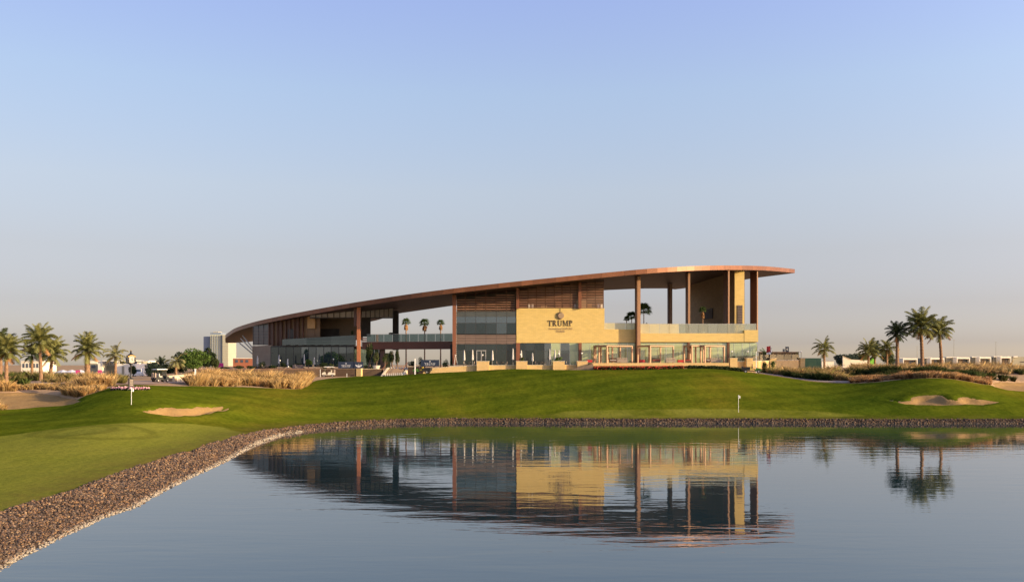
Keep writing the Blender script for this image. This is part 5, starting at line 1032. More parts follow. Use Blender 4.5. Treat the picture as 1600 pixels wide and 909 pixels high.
# ---- dry fountain grass
def scrub(name, pts, label, hmean=.9, blades=60, seed=1, pal=((.56, .37, .15), (.66, .46, .20), (.42, .25, .10), (.74, .54, .26)), wid=.022):
    rg = np.random.default_rng(seed); N = len(pts); pts = np.asarray(pts); H = hmean * rg.uniform(.35, 1.55, N) * (.4 + 1.25 * vnoise(pts[:, 0], pts[:, 1], 3)); pc = np.array(pal)[rg.integers(0, len(pal), N)] * rg.uniform(.6, 1.2, (N, 1)); B = blades
    p = np.repeat(pts, B, 0); h = np.repeat(H, B) * rg.uniform(.6, 1.1, N * B); col = np.repeat(pc, B, 0) * rg.uniform(.65, 1.3, (N * B, 1)); az = rg.uniform(0, 6.283, N * B); r = rg.uniform(0, .28, N * B) * np.repeat(H, B); lean = rg.uniform(.05, .95, N * B) * h
    d = np.c_[np.cos(az), np.sin(az)]; b0 = p + d * r[:, None]; z0 = bil(Ht, b0[:, 0], b0[:, 1]) - .03; t2 = rg.uniform(0, 6.283, N * B); sdv = np.c_[np.cos(t2), np.sin(t2)] * wid
    m1 = b0 + d * (lean * .35)[:, None]; m2 = b0 + d * lean[:, None]
    V = np.stack([np.c_[b0 - sdv, z0], np.c_[b0 + sdv, z0], np.c_[m1 + sdv * 1.1, z0 + h * .6], np.c_[m2, z0 + h], np.c_[m1 - sdv * 1.1, z0 + h * .6]], 1).reshape(-1, 3)
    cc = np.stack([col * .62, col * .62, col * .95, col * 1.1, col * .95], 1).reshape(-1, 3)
    if 'dry_grass_blades' not in MATS: mat('dry_grass_blades', (.9, .9, .9), (1.1, 1.1, 1.1), .9, .4, 3, attr='Col', trans=.25, spec=.1)
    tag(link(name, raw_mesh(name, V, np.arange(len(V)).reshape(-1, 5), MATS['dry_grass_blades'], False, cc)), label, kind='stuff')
def area(px0, px1, d0, d1, n, seed, clump=.35, avoid=True):
    """random points between two distance limits (numbers or functions of the photo column)"""
    rg = np.random.default_rng(seed); out = []
    while len(out) < n:
        px = rg.uniform(px0, px1); a = d0(px) if callable(d0) else d0; b = d1(px) if callable(d1) else d1
        if b <= a: continue
        D = rg.uniform(a, b); x = X(px, D)
        if float(vnoise(x + 50, D, 3.2)) < clump: continue
        if avoid and max(float(poly_sd(np.array(x), np.array(D), b_)) for b_ in BW) > -.3: continue
        out.append((x, D))
    return out
dg = lambda px: float(dgrass(px))
scrub('dry_grass', area(-40, 175, lambda p: dg(p) + .6, lambda p: dg(p) + 12, 1150, 1), 'golden dry fountain grass clumps behind the left bunker', .85, 60, 1)
scrub('dry_grass', area(-40, 8, 103, 106, 40, 21, 0, False), 'dry grass tuft at the left end of the left bunker', .9, 46, 2)
scrub('dry_grass', area(-60, 150, 124, 150, 800, 2, .3), 'dry grass and low scrub between the left palms', .8, 36, 3, ((.34, .26, .11), (.24, .22, .08), (.45, .33, .15), (.16, .17, .06)))
scrub('dry_grass', area(296, 482, lambda p: dg(p) + .4, lambda p: min(dg(p) + 24, 168), 1900, 3, .33), 'golden dry grass band in front of the long dark wall', 1.0, 60, 4)
scrub('dry_grass', area(1186, 1345, lambda p: dg(p) + 4.5, lambda p: dg(p) + 16, 950, 4, .25), 'dry grass right of the terrace beyond the cart path', .95, 46, 5, ((.46, .30, .13), (.40, .32, .13), (.28, .26, .09), (.52, .36, .17)))
scrub('dry_grass', area(1330, 1680, lambda p: dg(p) + .5, lambda p: dg(p) + 5, 1000, 5, .15), 'reddish dry grass along the top of the right bank', .62, 60, 6, ((.48, .27, .13), (.55, .34, .17), (.36, .19, .09), (.60, .40, .20)))
scrub('dry_grass', area(1330, 1700, lambda p: dg(p) + 13, lambda p: dg(p) + 34, 1400, 6, .3), 'dry grass dunes around the tall palms', .9, 40, 7, ((.46, .30, .14), (.56, .39, .18), (.36, .24, .10), (.60, .45, .22)))
low = ((.035, .06, .018), (.05, .075, .022), (.07, .09, .03), (.10, .10, .035))
scrub('ground_cover', area(1325, 1530, lambda p: dg(p) + 6, lambda p: dg(p) + 12, 900, 8, .1), 'dark green ground cover at the feet of the tall palms', .8, 50, 8, low, .05)
scrub('ground_cover', area(1225, 1300, lambda p: dg(p) + 3.2, lambda p: dg(p) + 6.5, 330, 9, 0), 'dark green ground cover beside the cart path', .6, 50, 9, low, .05)
scrub('ground_cover', area(1500, 1690, lambda p: dg(p) + 6, lambda p: dg(p) + 20, 160, 10, .4), 'scattered dark bushes in the right dry grass', .7, 50, 10, low, .05)
scrub('ground_cover', area(-60, 40, 118, 135, 120, 11, 0), 'green ground cover under the left edge palms', .8, 50, 11, ((.06, .09, .02), (.09, .12, .03)), .05)
scrub('ground_cover', area(130, 195, 126, 138, 260, 12, .1), 'yellow green scrub mound between tents and clock', .7, 46, 12, ((.22, .20, .06), (.16, .17, .05), (.30, .25, .09)))
scrub('ground_cover', area(1186, 1262, 176.5, 184, 260, 13, .1), 'green planting below the right terrace wall', .7, 46, 13, ((.10, .12, .035), (.16, .15, .05), (.07, .09, .025), (.30, .20, .08)))

# ================================================================== PATHS, CARTS, CLOCK, FLAGS
def ribbon(name, pts, wd, m, label, lift=.05):
    pts = [Vector(p) for p in catmull([Vector(p) for p in pts], 14)]; v = []; f = []; K = 6
    for i, p in enumerate(pts):
        d = (pts[min(i + 1, len(pts) - 1)] - pts[max(i - 1, 0)]).normalized(); n = Vector((-d.y, d.x))
        for k in range(K + 1):
            q_ = p + n * wd * (k / K - .5); v.append((q_.x, q_.y, ground(q_.x, q_.y) + lift))
    for i in range(len(pts) - 1):
        for k in range(K): a = i * (K + 1) + k; f.append((a, a + 1, a + K + 2, a + K + 1))
    tag(link(name, raw_mesh(name, np.array(v), np.array(f), m, True)), label, kind='structure')
tarmac = mat('pinkish_grey_path', (.30, .235, .20), (.36, .285, .24), .95, 1.5, 7, bump=.005)
ribbon('cart_path', [W(1150, 178.5), W(1190, 175), W(1225, 170.5), W(1262, 165.2), W(1300, 161.5), W(1335, 159), W(1380, 157)], 2.6, tarmac, 'narrow cart path curving between turf and dry grass')
road_m = mat('sandy_brown_road', (.30, .20, .14), (.36, .25, .175), .95, .8, 7)
ribbon('road', [W(60, 128), W(120, 127), W(165, 126), W(210, 131), W(262, 137), W(300, 139)], 9, road_m, 'brown service road behind the street clock', .07)
tyre = mat('black_rubber', (.02, .02, .02), None, .8); cream = mat('cream_body_paint', (.62, .58, .48), (.66, .62, .52), .35); cartgreen = mat('green_body_paint', (.07, .20, .035), (.09, .24, .045), .35); darkbed = mat('black_plastic_bed', (.02, .022, .02), None, .6); yellow = mat('yellow_seat_vinyl', (.75, .55, .04), None, .5)
def wheel(mbp, x, y, r, parent, w_=.2):
    o = obj('wheel', MB().tube([(x, y - w_ / 2, r), (x, y + w_ / 2, r)], r, 14), tyre, parent); obj('rim', MB().tube([(x, y - w_ / 2 - .01, r), (x, y + w_ / 2 + .01, r)], r * .5, 10), frame_pale, o)
def golf_cart(px, D, rz, label, body=cream):
    x = X(px, D); zg = ground(x, D) + .06; t = root('golf_cart', (x, D, zg), label, 'golf cart', 'parked golf carts', rz)
    b = MB(); b.prism([(-1.2, .32), (1.15, .32), (1.25, .55), (1.0, .85), (.62, .88), (.55, .42), (.1, .42), (.05, .72), (-.6, .74), (-1.2, .7)], (1, 0, 0), (0, 0, 1), (0, -.58, 0), (0, 1.16, 0)); obj('body', b, body, t)
    obj('seat', MB().box((-.3, 0, .80), (.5, 1.05, .14)).box((-.56, 0, 1.05), (.12, 1.05, .42)), cream, t)
    obj('roof', MB().box((-.1, 0, 1.88), (1.9, 1.2, .08)).box((-.1, 0, 1.93), (1.6, 1.0, .05)), wpaint, t)
    for sx_ in (-1, 1):
        for sy in (-1, 1): obj('roof_post', MB().tube([(.72 if sx_ > 0 else -.85, sy * .52, .75), (.55 if sx_ > 0 else -.85, sy * .52, 1.86)], .03, 6), frame_dark, t)
    obj('windscreen', MB().hexa((.78, -.5, .85), (.78, .5, .85), (.6, .5, 1.8), (.6, -.5, 1.8), (.02, 0, 0)), glass_rail, t)
    obj('steering_wheel', MB().tube([(.45, -.25, .9), (.35, -.25, 1.1)], .02, 6).lathe([(.17, 0), (.17, .03)], (.33, -.25, 1.1), 12), frame_dark, t)
    for s in (-1, 1): obj('bag_rack', MB().box((-1.15, s * .3, .95), (.2, .25, .8)), cush, t)
    for wx in (-.8, .82):
        for wy in (-.5, .5): wheel(None, wx, wy, .23, t)
    return t
golf_cart(513.5, 173.5, R(184), 'cream golf cart parked before the brown wall of the left terrace')
golf_cart(250.5, 133, R(60), 'dark shaded golf cart parked beside the pale ramp wall', darkbed)
def utility(px, D, rz, label, driver=False):
    x = X(px, D); zg = ground(x, D) + .02; t = root('utility_vehicle', (x, D, zg), label, 'utility vehicle', 'green utility vehicles on the turf', rz)
    obj('cargo_bed', MB().prism([(-1.75, .55), (-.25, .55), (-.2, 1.15), (-1.8, 1.2)], (1, 0, 0), (0, 0, 1), (0, -.72, 0), (0, 1.44, 0)), darkbed, t)
    obj('chassis', MB().box((-.1, 0, .42), (3.0, 1.1, .2)), darkbed, t)
    obj('body', MB().prism([(.55, .4), (1.75, .4), (1.85, .62), (1.55, .88), (.9, 1.0), (.75, .62), (.5, .55)], (1, 0, 0), (0, 0, 1), (0, -.62, 0), (0, 1.24, 0)), cartgreen, t)
    obj('seat', MB().box((.15, 0, .72), (.5, 1.1, .14)).box((-.1, 0, 1.0), (.12, 1.1, .5)), yellow, t)
    obj('steering_wheel', MB().tube([(.85, .25, .9), (.68, .25, 1.15)], .02, 6).lathe([(.17, 0), (.17, .03)], (.67, .25, 1.15), 12), frame_dark, t)
    for wx in (-1.05, 1.3):
        for wy in (-.6, .6): wheel(None, wx, wy, .32, t, .28)
    for s in (-1, 1): obj('headlight', MB().ball((1.72, s * .4, .62), .09, 8, 5), globe_m, t)
    return t
uv = utility(1174, 167.5, R(-14), 'green utility vehicle with a driver at the right end of the turf'); utility(660, 174.6, R(172), 'dark green utility vehicle below the right navy banner')
# driver: one continuous skinned body
def person_seated(parent_loc, rz):
    me = bpy.data.meshes.new('person'); J = {}; vs = []; es = []; rs = []
    def v(n_, p, r, par=None):
        J[n_] = len(vs); vs.append(p); rs.append(r)
        if par is not None: es.append((J[par], J[n_]))
    v('pelvis', (0, 0, .86), (.15, .17)); v('waist', (.01, 0, 1.0), (.12, .15), 'pelvis'); v('chest', (.03, 0, 1.25), (.13, .19), 'waist'); v('neck', (.05, 0, 1.42), (.06, .06), 'chest'); v('chin', (.09, 0, 1.50), (.075, .07), 'neck'); v('head', (.07, 0, 1.60), (.10, .085), 'chin'); v('crown', (.055, 0, 1.69), (.07, .065), 'head')
    for s, k in ((1, 'l'), (-1, 'r')):
        v(k + 'sh', (.03, s * .19, 1.37), (.06, .06), 'chest'); v(k + 'el', (.16, s * .25, 1.12), (.045, .045), k + 'sh'); v(k + 'wr', (.42, s * .16, 1.13), (.03, .03), k + 'el'); v(k + 'pa', (.49, s * .15, 1.14), (.035, .022), k + 'wr')
        for f in range(4): v(f'{k}f{f}', (.53, s * (.12 + .02 * f), 1.16 - .01 * f), (.009, .009), k + 'pa'); v(f'{k}g{f}', (.55, s * (.12 + .02 * f), 1.125), (.008, .008), f'{k}f{f}')
        v(k + 'th', (.50, s * .11, 1.175), (.010, .010), k + 'pa')
        v(k + 'hip', (.08, s * .10, .84), (.095, .10), 'pelvis'); v(k + 'kn', (.50, s * .13, .86), (.07, .07), k + 'hip'); v(k + 'an', (.62, s * .13, .50), (.045, .045), k + 'kn'); v(k + 'toe', (.78, s * .14, .46), (.04, .035), k + 'an')
    me.from_pydata(vs, es, []); o = link('person', me, None, parent_loc, (0, 0, rz)); mo = o.modifiers.new('skin', 'SKIN')
    for i, r in enumerate(rs): me.skin_vertices[0].data[i].radius = r
    me.skin_vertices[0].data[0].use_root = True; o.modifiers.new('sub', 'SUBSURF').levels = 1; o.modifiers[-1].render_levels = 1
    me.materials.append(mat('dark_navy_work_clothes', (.035, .04, .07), (.05, .055, .09), .9)); return o
dloc = uv.matrix_basis @ Vector((.1, .25, -.06)); per = person_seated(tuple(dloc), R(-14)); tag(per, 'person in dark work clothes and cap driving the green vehicle', 'person')
skin = mat('brown_skin', (.28, .15, .09), None, .6)
fc = MB(); fc.ball((.075, 0, 1.60), .098, 12, 8, (.95, .85, 1.1)); fc.ball((.17, 0, 1.59), .018, 6, 4, (1, .8, 1.3))
for s in (-1, 1): fc.ball((.07, s * .088, 1.59), .02, 6, 4, (1, .5, 1.4))
obj('face', fc, skin, per, True); obj('cap', MB().ball((.065, 0, 1.66), .10, 12, 6, (1, .9, .75)).box((.18, 0, 1.665), (.12, .14, .015)), darkbed, per)
ey = MB()
for s in (-1, 1): ey.ball((.163, s * .035, 1.615), .011, 6, 4)
ey.box((.168, 0, 1.552), (.008, .045, .009)); obj('eyes_and_mouth', ey, darkbed, per)
# ---- street clock
ck = P(204.5, 109, 603); ckz = ground(ck.x, ck.y); CT = root('street_clock', (ck.x, ck.y, ckz), 'black four faced street clock on a tall post with gold crest', 'clock', rz=R(0))
k_ = Z(547, 109) - ckz; iron = mat('black_cast_iron', (.018, .018, .02), (.03, .03, .03), .35, 2, 3, metal=.3); gold = mat('gold_paint', (.42, .28, .08), None, .35, metal=.6); dial_m = mat('white_clock_dial', (.40, .39, .34), None, .3)
s_ = k_ / 4.55
obj('base', MB().box((0, 0, .1 * s_), (.72 * s_, .72 * s_, .2 * s_), R(38)).box((0, 0, .62 * s_), (.52 * s_, .52 * s_, .84 * s_), R(38)).box((0, 0, 1.08 * s_), (.62 * s_, .62 * s_, .09 * s_), R(38)), iron, CT)
M38 = Matrix.Rotation(R(38), 3, 'Z')
for k in range(4):
    c = M38 @ Vector((0, -.265 * s_, 0)); c = Matrix.Rotation(k * math.pi / 2, 3, 'Z') @ c
    obj('name_plate', MB().box((c.x, c.y, .88 * s_), (.36 * s_, .015, .14 * s_), R(38) + k * math.pi / 2).box((c.x, c.y, .62 * s_), (.36 * s_, .015, .14 * s_), R(38) + k * math.pi / 2).box((c.x, c.y, .36 * s_), (.36 * s_, .015, .14 * s_), R(38) + k * math.pi / 2), cush, CT)
obj('post', MB().lathe([(.16 * s_, 1.12 * s_), (.11 * s_, 1.3 * s_), (.085 * s_, 1.5 * s_), (.075 * s_, 2.5 * s_), (.10 * s_, 2.6 * s_), (.08 * s_, 2.7 * s_), (.2 * s_, 2.85 * s_)], seg=16), iron, CT, True)
hz = 3.42 * s_; obj('clock_head', MB().box((0, 0, hz), (.62 * s_, .62 * s_, .95 * s_), R(38)).lathe([(.1, 2.8 * s_), (.36 * s_, 2.98 * s_), (.3 * s_, 3.05 * s_)], seg=12), iron, CT)
for k in range(4):
    rz = R(38) + k * math.pi / 2; d = Vector((math.sin(rz), -math.cos(rz), 0)); a = d * .30 * s_; b = d * .42 * s_
    dr = obj('dial_housing', MB().tube([(a.x, a.y, hz), (b.x, b.y, hz)], .50 * s_, 24), iron, CT); c2 = b + d * .012
    di = obj('dial', MB().tube([(b.x, b.y, hz), (c2.x, c2.y, hz)], .42 * s_, 24), dial_m, dr); hd = MB(); tx = Vector((d.y, -d.x, 0)) * -1; c3 = c2 + d * .01
    for ang, L, w_ in ((R(12), .30, .03), (R(140), .2, .04)):
        e = tx * math.sin(ang) * L * s_ + Vector((0, 0, math.cos(ang) * L * s_)); n_v = e.cross(d).normalized() * w_ * s_; p0 = Vector((c3.x, c3.y, hz)); hd.hexa(p0 - n_v, p0 + n_v, p0 + e + n_v * .5, p0 + e - n_v * .5, d * .008)
    for h_ in range(12):
        an = R(30 * h_); e = tx * math.sin(an) + Vector((0, 0, math.cos(an))); n_v = e.cross(d).normalized() * .014 * s_; p0 = Vector((c3.x, c3.y, hz)); hd.hexa(p0 + e * .33 * s_ - n_v, p0 + e * .33 * s_ + n_v, p0 + e * .39 * s_ + n_v, p0 + e * .39 * s_ - n_v, d * .006)
    obj('clock_hands', hd, iron, dr)
    g_ = MB(); g_.prism(arc(0, 0, .52 * s_, .52 * s_, 30, 150, 12) + arc(0, .06 * s_, .44 * s_, .40 * s_, 150, 30, 12), tuple(tx), (0, 0, 1), (a.x, a.y, hz + .02), tuple(d * .14 * s_)); obj('gold_arch', g_, gold, dr)
obj('finial', MB().lathe([(.42 * s_, hz + .46 * s_), (.3 * s_, hz + .62 * s_), (.14 * s_, hz + .72 * s_), (.07 * s_, hz + .85 * s_), (.12 * s_, hz + .93 * s_), (.02, k_)], seg=12), iron, CT)
obj('gold_crest', MB().ball((0, 0, k_ - .05), .09 * s_, 8, 6), gold, CT)
# ---- golf flags
for px, pyb, pyt, lb in ((205.2, 632, 605.5, 'white flag on a thin pin on the green below the clock'), (1153.8, 644, 617, 'white flag on a thin pin on the green by the far bank')):
    hx, hD = hit(px, pyb); zg = ground(hx, hD); h_ = (pyb - pyt) * hD / FPX; t = root('golf_flag', (hx, hD, zg), lb, 'golf flag', 'golf pins'); obj('pin', MB().tube([(0, 0, 0), (0, 0, h_)], .03, 8), wpaint, t)
    f = MB(); nv = 6; vs = []
    for i in range(nv):
        u = i / (nv - 1)
        for z in (h_ - .02, h_ - .48): vs.append((.03 + u * .22, .05 * math.sin(u * 7), z - u * .12 + (0 if z > h_ - .1 else .16 * u)))
    f.add(vs, [(2 * i, 2 * i + 2, 2 * i + 3, 2 * i + 1) for i in range(nv - 1)]); obj('flag', f, wpaint, t)

# ================================================================== FAR BUILDINGS
white_w = mat('cream_render_wall', (.80, .74, .60), (.86, .80, .66), .9, .3, 5); olive_w = mat('olive_grey_render', (.30, .28, .20), (.34, .32, .235), .9, .3, 5); bglass = mat('dark_villa_glass', (.06, .08, .10), (.10, .12, .15), .15, .3); brickm = stone_material('red_brick_wall', (.36, .13, .075), (.42, .17, .10), None, .5, .16)
# tower
D = 900; t = root('tower', (X(338, D), D, 6.9), 'tall pale glass tower with a darker wing behind the green trees', 'tower')
tg = mat('pale_green_curtain_wall', (.42, .46, .36), (.47, .50, .40), .35, .05); tb = mat('blue_shaded_curtain_wall', (.20, .25, .32), (.23, .28, .35), .3, .05); tcx = mat('cream_tower_panel', (.40, .38, .29), (.44, .42, .32), .6, .05)
def fb(nm, m, x0, x1, yt, D0, dep, par, zb=3.5, off=None): return obj(nm, MB().box(((X(x0, D0) + X(x1, D0)) / 2, D0 + dep / 2, (Z(yt, D0) + zb) / 2), (X(x1, D0) - X(x0, D0), dep, Z(yt, D0) - zb)), m, par, off=par.location)
fb('dark_wing', tb, 318, 328.2, 525.5, 905, 20, t); fb('main_wall', tg, 328.5, 347.5, 522.5, 900, 24, t); fb('side_wall', tcx, 347.6, 356.5, 523, 898, 26, t); fb('crown', tb, 328.5, 345, 519.2, 903, 16, t); fb('roof_box', tcx, 333, 341, 518, 904, 12, t)
for k in range(13): piece('floor_band', tcx, ((X(328.5, 900) + X(347.5, 900)) / 2, 899.8, Z(525 + k * 3.7, 900)), (X(347.5, 900) - X(328.5, 900), .5, .5), t, t.location)
for k in range(13): piece('floor_band', tg, ((X(347.6, 898) + X(356.5, 898)) / 2, 897.8, Z(525 + k * 3.7, 898)), (X(356.5, 898) - X(347.6, 898), .4, .35), t, t.location)
for k in range(5): piece('mullion', tb, (X(331.5 + k * 3.6, 900), 899.6, (Z(524, 900) + 6.9) / 2), (.5, .4, Z(524, 900) - 6.9), t, t.location)
# brick building right of the tower
D = 300; t = root('brick_building', (X(379, D), D, 6.9), 'low red brick building between the tower and the clubhouse', 'building'); fb('wall', brickm, 364, 394, 559.8, D, 12, t); fb('parapet', white_w, 363.5, 394.5, 559, D - .2, 12.4, t, Z(560, D))
for px in (370, 378, 386): obj('window', MB().box((X(px, D), D - .05, Z(564, D)), (.9, .1, .9)), bglass, t, off=t.location)
# white villa buildings on the left
D = 260
t = root('white_villa', (X(200, D), D, 6.9), 'white flat roofed villa with a pergola roof deck behind the clock', 'villa'); fb('wall', white_w, 182, 211.5, 568, D, 14, t); fb('wing_wall', white_w, 153, 160, 563.5, D + 1, 12, t); fb('rear_wall', olive_w, 160, 182, 571, D + 4, 8, t)
obj('roof_deck', MB().box(((X(160, D) + X(211, D)) / 2, D + 5, Z(563.4, D))  , (X(211, D) - X(160, D), 10, .25)), white_w, t, off=t.location)
for px in (164, 168, 172, 176, 184, 188, 197, 206): piece('post', frame_dark, (X(px, D), D + .4, (Z(563.6, D) + Z(570, D)) / 2), (.18, .18, Z(563.6, D) - Z(570, D)), t, t.location)
obj('dark_window_band', MB().box(((X(184, D) + X(211, D)) / 2, D + 1.2, Z(566, D)), (X(211, D) - X(184, D), .2, .9)), bglass, t, off=t.location); obj('door', MB().box((X(192.5, D), D - .05, Z(579.5, D) + .2), (.7, .12, 2.4)), olive_w, t, off=t.location)
t = root('pale_house', (X(140, 270), 270, 6.9), 'pale house behind the thick trunked palm', 'house'); fb('wall', olive_w, 141, 152, 567.5, 270, 10, t); fb('upper_wall', white_w, 139, 151, 563.8, 272, 8, t, Z(568.2, 272)); obj('window', MB().box((X(146, 270), 269.9, Z(572, 270)), (1.2, .1, 1.0)), bglass, t, off=t.location)
t = root('apartment_block', (X(220, 300), 300, 6.9), 'grey and cream apartment block with white balconies right of the clock', 'building'); fb('wall', olive_w, 212, 224, 563.5, 300, 12, t); fb('upper_wall', white_w, 222.5, 231, 563, 303, 10, t)
for k in range(4): obj('balcony', MB().box((X(216, 299), 298.6, Z(567.5 + k * 4, 299)), (1.7, 1.4, .35)), white_w, t, off=t.location); obj('window', MB().box((X(216, 299), 299.9, Z(569.6 + k * 4, 299)), (1.5, .2, .5)), bglass, t, off=t.location)
t = root('cream_house', (X(45, 260), 260, 6.9), 'cream house seen between the trunks of the left palms', 'house'); fb('wall', white_w, 33, 61, 564.5, 260, 10, t)
for k in range(5): obj('window', MB().box((X(37 + k * 5.4, 260), 259.95, Z(571, 260)), (.55, .12, 1.2)), bglass, t, off=t.location)
fb('parapet', white_w, 32.5, 61.5, 563.9, 259.8, 10.4, t, Z(565, 260))
# white tents
tentm = mat('white_tent_canvas', (.55, .55, .58), (.65, .65, .68), .8, .5)
for i, (a, b) in enumerate(((82, 97), (96, 111), (110, 125))):
    D = 240; x0, x1 = X(a, D), X(b, D); t = root('marquee_tent', ((x0 + x1) / 2, D, ground((x0 + x1) / 2, D)), ('left', 'middle', 'right')[i] + ' one of three low white marquee roofs between the palms', 'tent', 'white marquee tents'); zg = t.location.z; zr = Z(577.6, D); ze = Z(582, D)
    mb = MB(); mb.add([(x0, D, ze), (x1, D, ze), (x1, D + 6, ze), (x0, D + 6, ze), ((x0 + x1) / 2, D + 3, zr)], [(0, 1, 4), (1, 2, 4), (2, 3, 4), (3, 0, 4)]); obj('roof', mb, tentm, t, off=t.location); obj('side_wall', MB().box(((x0 + x1) / 2, D + 3, (ze + zg) / 2), (x1 - x0 - .4, 5.6, max(ze - zg, .3))), tentm, t, off=t.location)
mag = mat('magenta_hoarding', (.60, .03, .22), None, .6)
for px, D, y, s, lb in ((121.7, 200, 581, 1.0, 'round magenta sign right of the marquee tents'), (156, 200, 580.5, .9, 'square magenta sign in front of the white villa'), (345, 215, 570.5, 1.3, 'small red hoarding at the foot of the tower')):
    x = X(px, D); t = root('magenta_sign', (x, D, ground(x, D)), lb, 'sign', 'small magenta signs'); obj('board', MB().box((x, D, Z(y, D)), (s, .08, s * .8)), mag, t, off=t.location); obj('post', MB().box((x, D + .06, (Z(y, D) + t.location.z) / 2), (.1, .1, abs(Z(y, D) - t.location.z) + .3)), frame_dark, t, off=t.location)
# dark hedge block and white van on the left road
x = X(241, 170); t = root('clipped_hedge', (x, 170, ground(x, 170)), 'tall dark clipped hedge block behind the parked golf cart', 'hedge'); link('foliage', leaves((0, 0, 1.2), (2.1, 1.2, 1.7), 3500, .12, teal_m, 77, lumps=16), t); obj('stem', MB().tube([(0, 0, 0), (0, 0, 1.2)], .08, 6), bark_m, t)
x = X(216, 195); t = root('van', (x, 195, ground(x, 195)), 'small white van parked on the road right of the clock', 'van', rz=R(-75))
obj('body', MB().prism([(-2.1, .35), (2.1, .35), (2.15, .9), (1.6, 1.15), (1.1, 1.8), (-2.1, 1.85)], (1, 0, 0), (0, 0, 1), (0, -.85, 0), (0, 1.7, 0)), wpaint, t); obj('windscreen', MB().hexa((1.62, -.75, 1.18), (1.62, .75, 1.18), (1.16, .75, 1.75), (1.16, -.75, 1.75), (.03, 0, .02)), bglass, t)
for wx in (-1.3, 1.3):
    for wy in (-.75, .75): wheel(None, wx, wy, .33, t)
for s in (-1, 1): obj('headlight', MB().ball((2.12, s * .6, .8), .12, 8, 5), globe_m, t)
# right side: green screen, tents, villas
t = root('green_screen_fence', (X(1270, 210), 210, 6.9), 'plain green hoarding right of the terrace end pier', 'fence'); gs = mat('green_hoarding', (.05, .13, .07), (.07, .16, .09), .8, .5)
for k in range(4): a = 1257.5 + k * 6.4; obj('board', MB().box(((X(a, 210) + X(a + 6.4, 210)) / 2, 210, (Z(559.3, 210) + ground(X(a, 210), 210)) / 2), (X(a + 6.4, 210) - X(a, 210) - .03, .08, Z(559.3, 210) - ground(X(a, 210), 210))), gs, t, off=t.location)
t = root('low_white_wall', (X(1295, 230), 230, 6.9), 'low white sunlit wall behind the lone palm', 'wall'); fb('wall_body', white_w, 1284, 1303, 564.5, 230, .4, t, 6.6); fb('coping', stone_white, 1283.8, 1303.2, 564.2, 229.9, .6, t, Z(564.5, 230) + .003)
t = root('ramped_wall', (X(1330, 220), 220, 6.9), 'cream wall with a sloping top below the acacia', 'wall'); m = MB(); m.hexa(P(1317, 220, 556.5), P(1330, 220, 561.5), P(1330, 220, 574), P(1317, 220, 574), (0, .4, 0)); m.hexa(P(1330, 220, 561.5), P(1357, 220, 562.8), P(1357, 220, 574), P(1330, 220, 574), (0, .4, 0)); obj('wall_body', m, white_w, t, off=t.location)
m = MB(); m.hexa(P(1316.8, 219.9, 555.9), P(1330, 219.9, 561), P(1330, 219.9, 561.5), P(1316.8, 219.9, 556.4), (0, .6, 0)); obj('coping', m, stone_white, t, off=t.location)
nb = mat('navy_canvas', (.03, .05, .12), None, .8)
for i, px in enumerate((1331, 1334.5, 1338, 1341.5)):
    parasol(px, 224, 566, 556.8, ('first', 'second', 'third', 'fourth')[i] + ' closed navy parasol from the left above the sloping wall', nb, 'closed navy parasols under the acacia').location.z = ground(X(px, 224), 224)
t = root('lime_hoarding', (X(1362.5, 228), 228, 6.9), 'bright lime green board behind the pale palm trunk', 'hoarding'); fb('board', mat('lime_board', (.16, .50, .03), None, .6), 1359.5, 1366, 558.5, 228, .1, t, 7.2)
for s in (1360, 1365.6): fb('post', frame_dark, s - .2, s + .2, 558, 228.2, .1, t, 6.6)
# villa row
D = 400; ZG = 6.9
vil = [(1405, 1434, 1411, 559.4, 561.8, 1412, 1432, 'villa with a long flat window band behind the leftmost tall palm'), (1444, 1476, 1454, 558.8, 560.6, 1455, 1464, 'villa between the trunks of the middle and right tall palms'), (1478, 1516, 1495, 557.9, 561, 1497, 1514, 'villa with a white framed window right of the tall palms'), (1518, 1549, 1530.5, 557.4, 560, 1532.5, 1546.5, 'villa with a white frame and two dark windows, second from the right'), (1552, 1580.5, 1563.5, 556.8, 559.5, 1565, 1578.5, 'villa with a white door step, near the right picture edge')]
for x0, x1, fx, yt, yw, w0, w1, lb in vil:
    t = root('villa', (X((x0 + x1) / 2, D), D, ZG), lb, 'villa', 'row of low villas on the right horizon')
    fb('rear_wall', olive_w, x0, x1 - 1, yt + .6, D + 4, 10, t); 
    fb('upper_frame', white_w, fx, x1 - .2, yt, D, 4, t, Z(yt + 2.6, D)); 
    for a, b in ((fx, fx + 1.3), (x1 - 1.5, x1 - .2)): fb('side_frame', white_w, a, b, yt + 2.6, D, 3.9, t)
    fb('parapet', white_w, x0 + 1, fx + 3, yt - .4, D + 3.5, 3, t, Z(yt + .8, D)); fb('sill', white_w, fx + 1.4, x1 - 1.6, 570.6, D + .2, 1, t)
    n = 3
    for k in range(n):
        a = w0 + (w1 - w0) * k / n; b = w0 + (w1 - w0) * (k + 1) / n; o = fb('window', bglass, a + .15, b - .15, yw + .8, D + 1.5, .1, t, Z(570, D))
    fb('curtain', room_tan, w0 + 1, w0 + (w1 - w0) * .45, yw + 1.2, D + 1.44, .03, t, Z(570.2, D))
    fb('balcony_slot', frame_dark, x0 + 2, fx - 2, 565.8, D + 3.9, .2, t, Z(567, D))
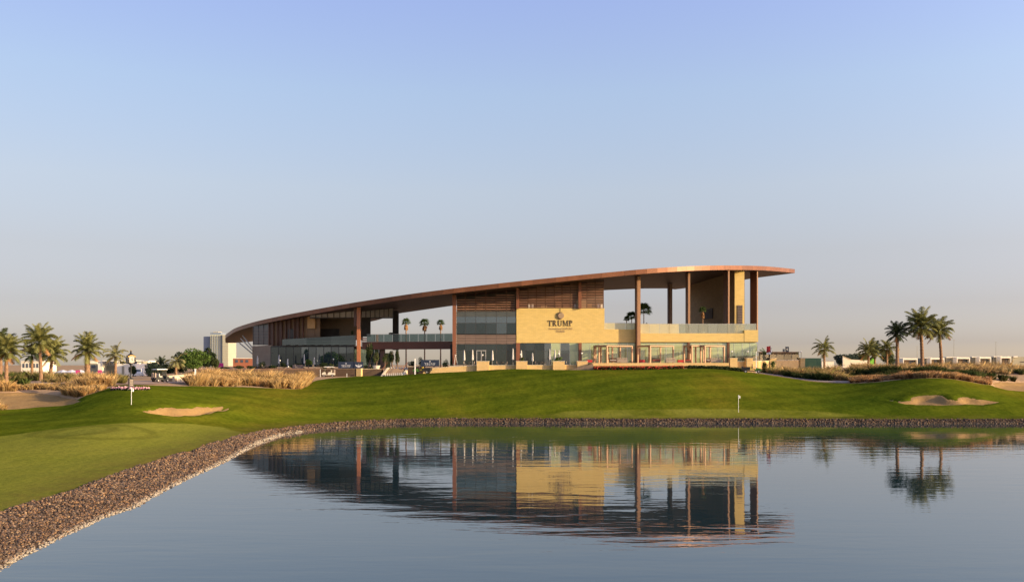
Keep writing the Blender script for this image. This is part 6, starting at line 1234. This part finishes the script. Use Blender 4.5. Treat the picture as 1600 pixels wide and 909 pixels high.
t = root('villa', (X(1610, D), D, ZG), 'olive grey villa cut by the right picture edge', 'villa', 'row of low villas on the right horizon'); fb('rear_wall', olive_w, 1582, 1640, 557.2, D + 4, 10, t); fb('parapet', white_w, 1584, 1590, 556.2, D + 3.4, 3, t, Z(557.8, D)); fb('balcony_slot', frame_dark, 1594, 1612, 564.5, D + 3.9, .2, t, Z(566, D))
for px, yt, lb in ((1433, 541, 'thin grey light mast behind the three tall palms'), (1490.5, 531, 'tallest thin grey light mast above the villa row'), (1556, 534, 'thin grey light mast over the right villas')):
    D = 520; x = X(px, D); t = root('light_mast', (x, D, ground(x, D)), lb, 'light mast', 'thin light masts above the villas'); h_ = Z(yt, D) - t.location.z; obj('pole', MB().tube([(0, 0, 0), (0, 0, h_)], [.14, .08], 6), olive_w, t); obj('lamp_arm', MB().box((0, 0, h_), (1.2, .15, .12)), olive_w, t)
# pair of sign pylons over the right terrace wall
for px, yt, hw, lb in ((1229.8, 541.4, 2.2, 'dark blue sign pylon with a white mark above the tan garden wall'), (1224.5, 545, 1.5, 'smaller blue sign pylon left of the dark one')):
    D = 200; x = X(px, D); w_ = 2 * hw * D / FPX; zt = Z(yt, D); t = root('sign_pylon', (x, D, ground(x, D)), lb, 'sign', 'blue sign pylons'); h_ = zt - t.location.z; obj('panel', MB().box((0, 0, h_ / 2), (w_, .2, h_)), navy, t)
    if hw > 2: obj('logo', MB().prism([(-.1, 0), (.12, .15), (-.02, .35), (.1, .6), (-.12, .4), (0, .2)], (1, 0, 0), (0, 0, 1), (0, -.11, h_ - .9), (0, -.02, 0)), wpaint, t); obj('edge_frame', MB().box((-w_ / 2 - .03, 0, h_ / 2), (.06, .22, h_)).box((w_ / 2 + .03, 0, h_ / 2), (.06, .22, h_)), frame_dark, t)
# red and white flag in front of the low palm
b = P(1201.5, 180, 562); t = root('flag', (b.x, b.y, CH - .2), 'red and white flag hanging in front of the low palm', 'flag'); h_ = Z(539.5, 180) - CH + .2; obj('pole', MB().tube([(.35, 0, 0), (.35, 0, h_)], .03, 6), wpaint, t)
for mt_, z0, z1 in ((redc, h_ - 1.35, h_ - .1), (wpaint, h_ - 1.75, h_ - 1.36)):
    mb = MB(); vs = []
    for i in range(7):
        u = i / 6
        for z in (z1, z0): vs.append((.33 - u * .8, .07 * math.sin(u * 9), z - .12 * u))
    mb.add(vs, [(2 * i, 2 * i + 2, 2 * i + 3, 2 * i + 1) for i in range(6)]); obj('cloth', mb, mt_, t)
# grey planter box on the left terrace
b = P(466, 198, 574); t = root('planter_box', (b.x, b.y, ZL), 'long grey planter box between the left wing parasols', 'planter'); obj('box', MB().box((0, 0, .45), (2.4, .8, .9)), grey_brown, t); link('foliage', leaves((0, 0, 1.0), (1.1, .35, .25), 300, .1, green_m, 90), t)
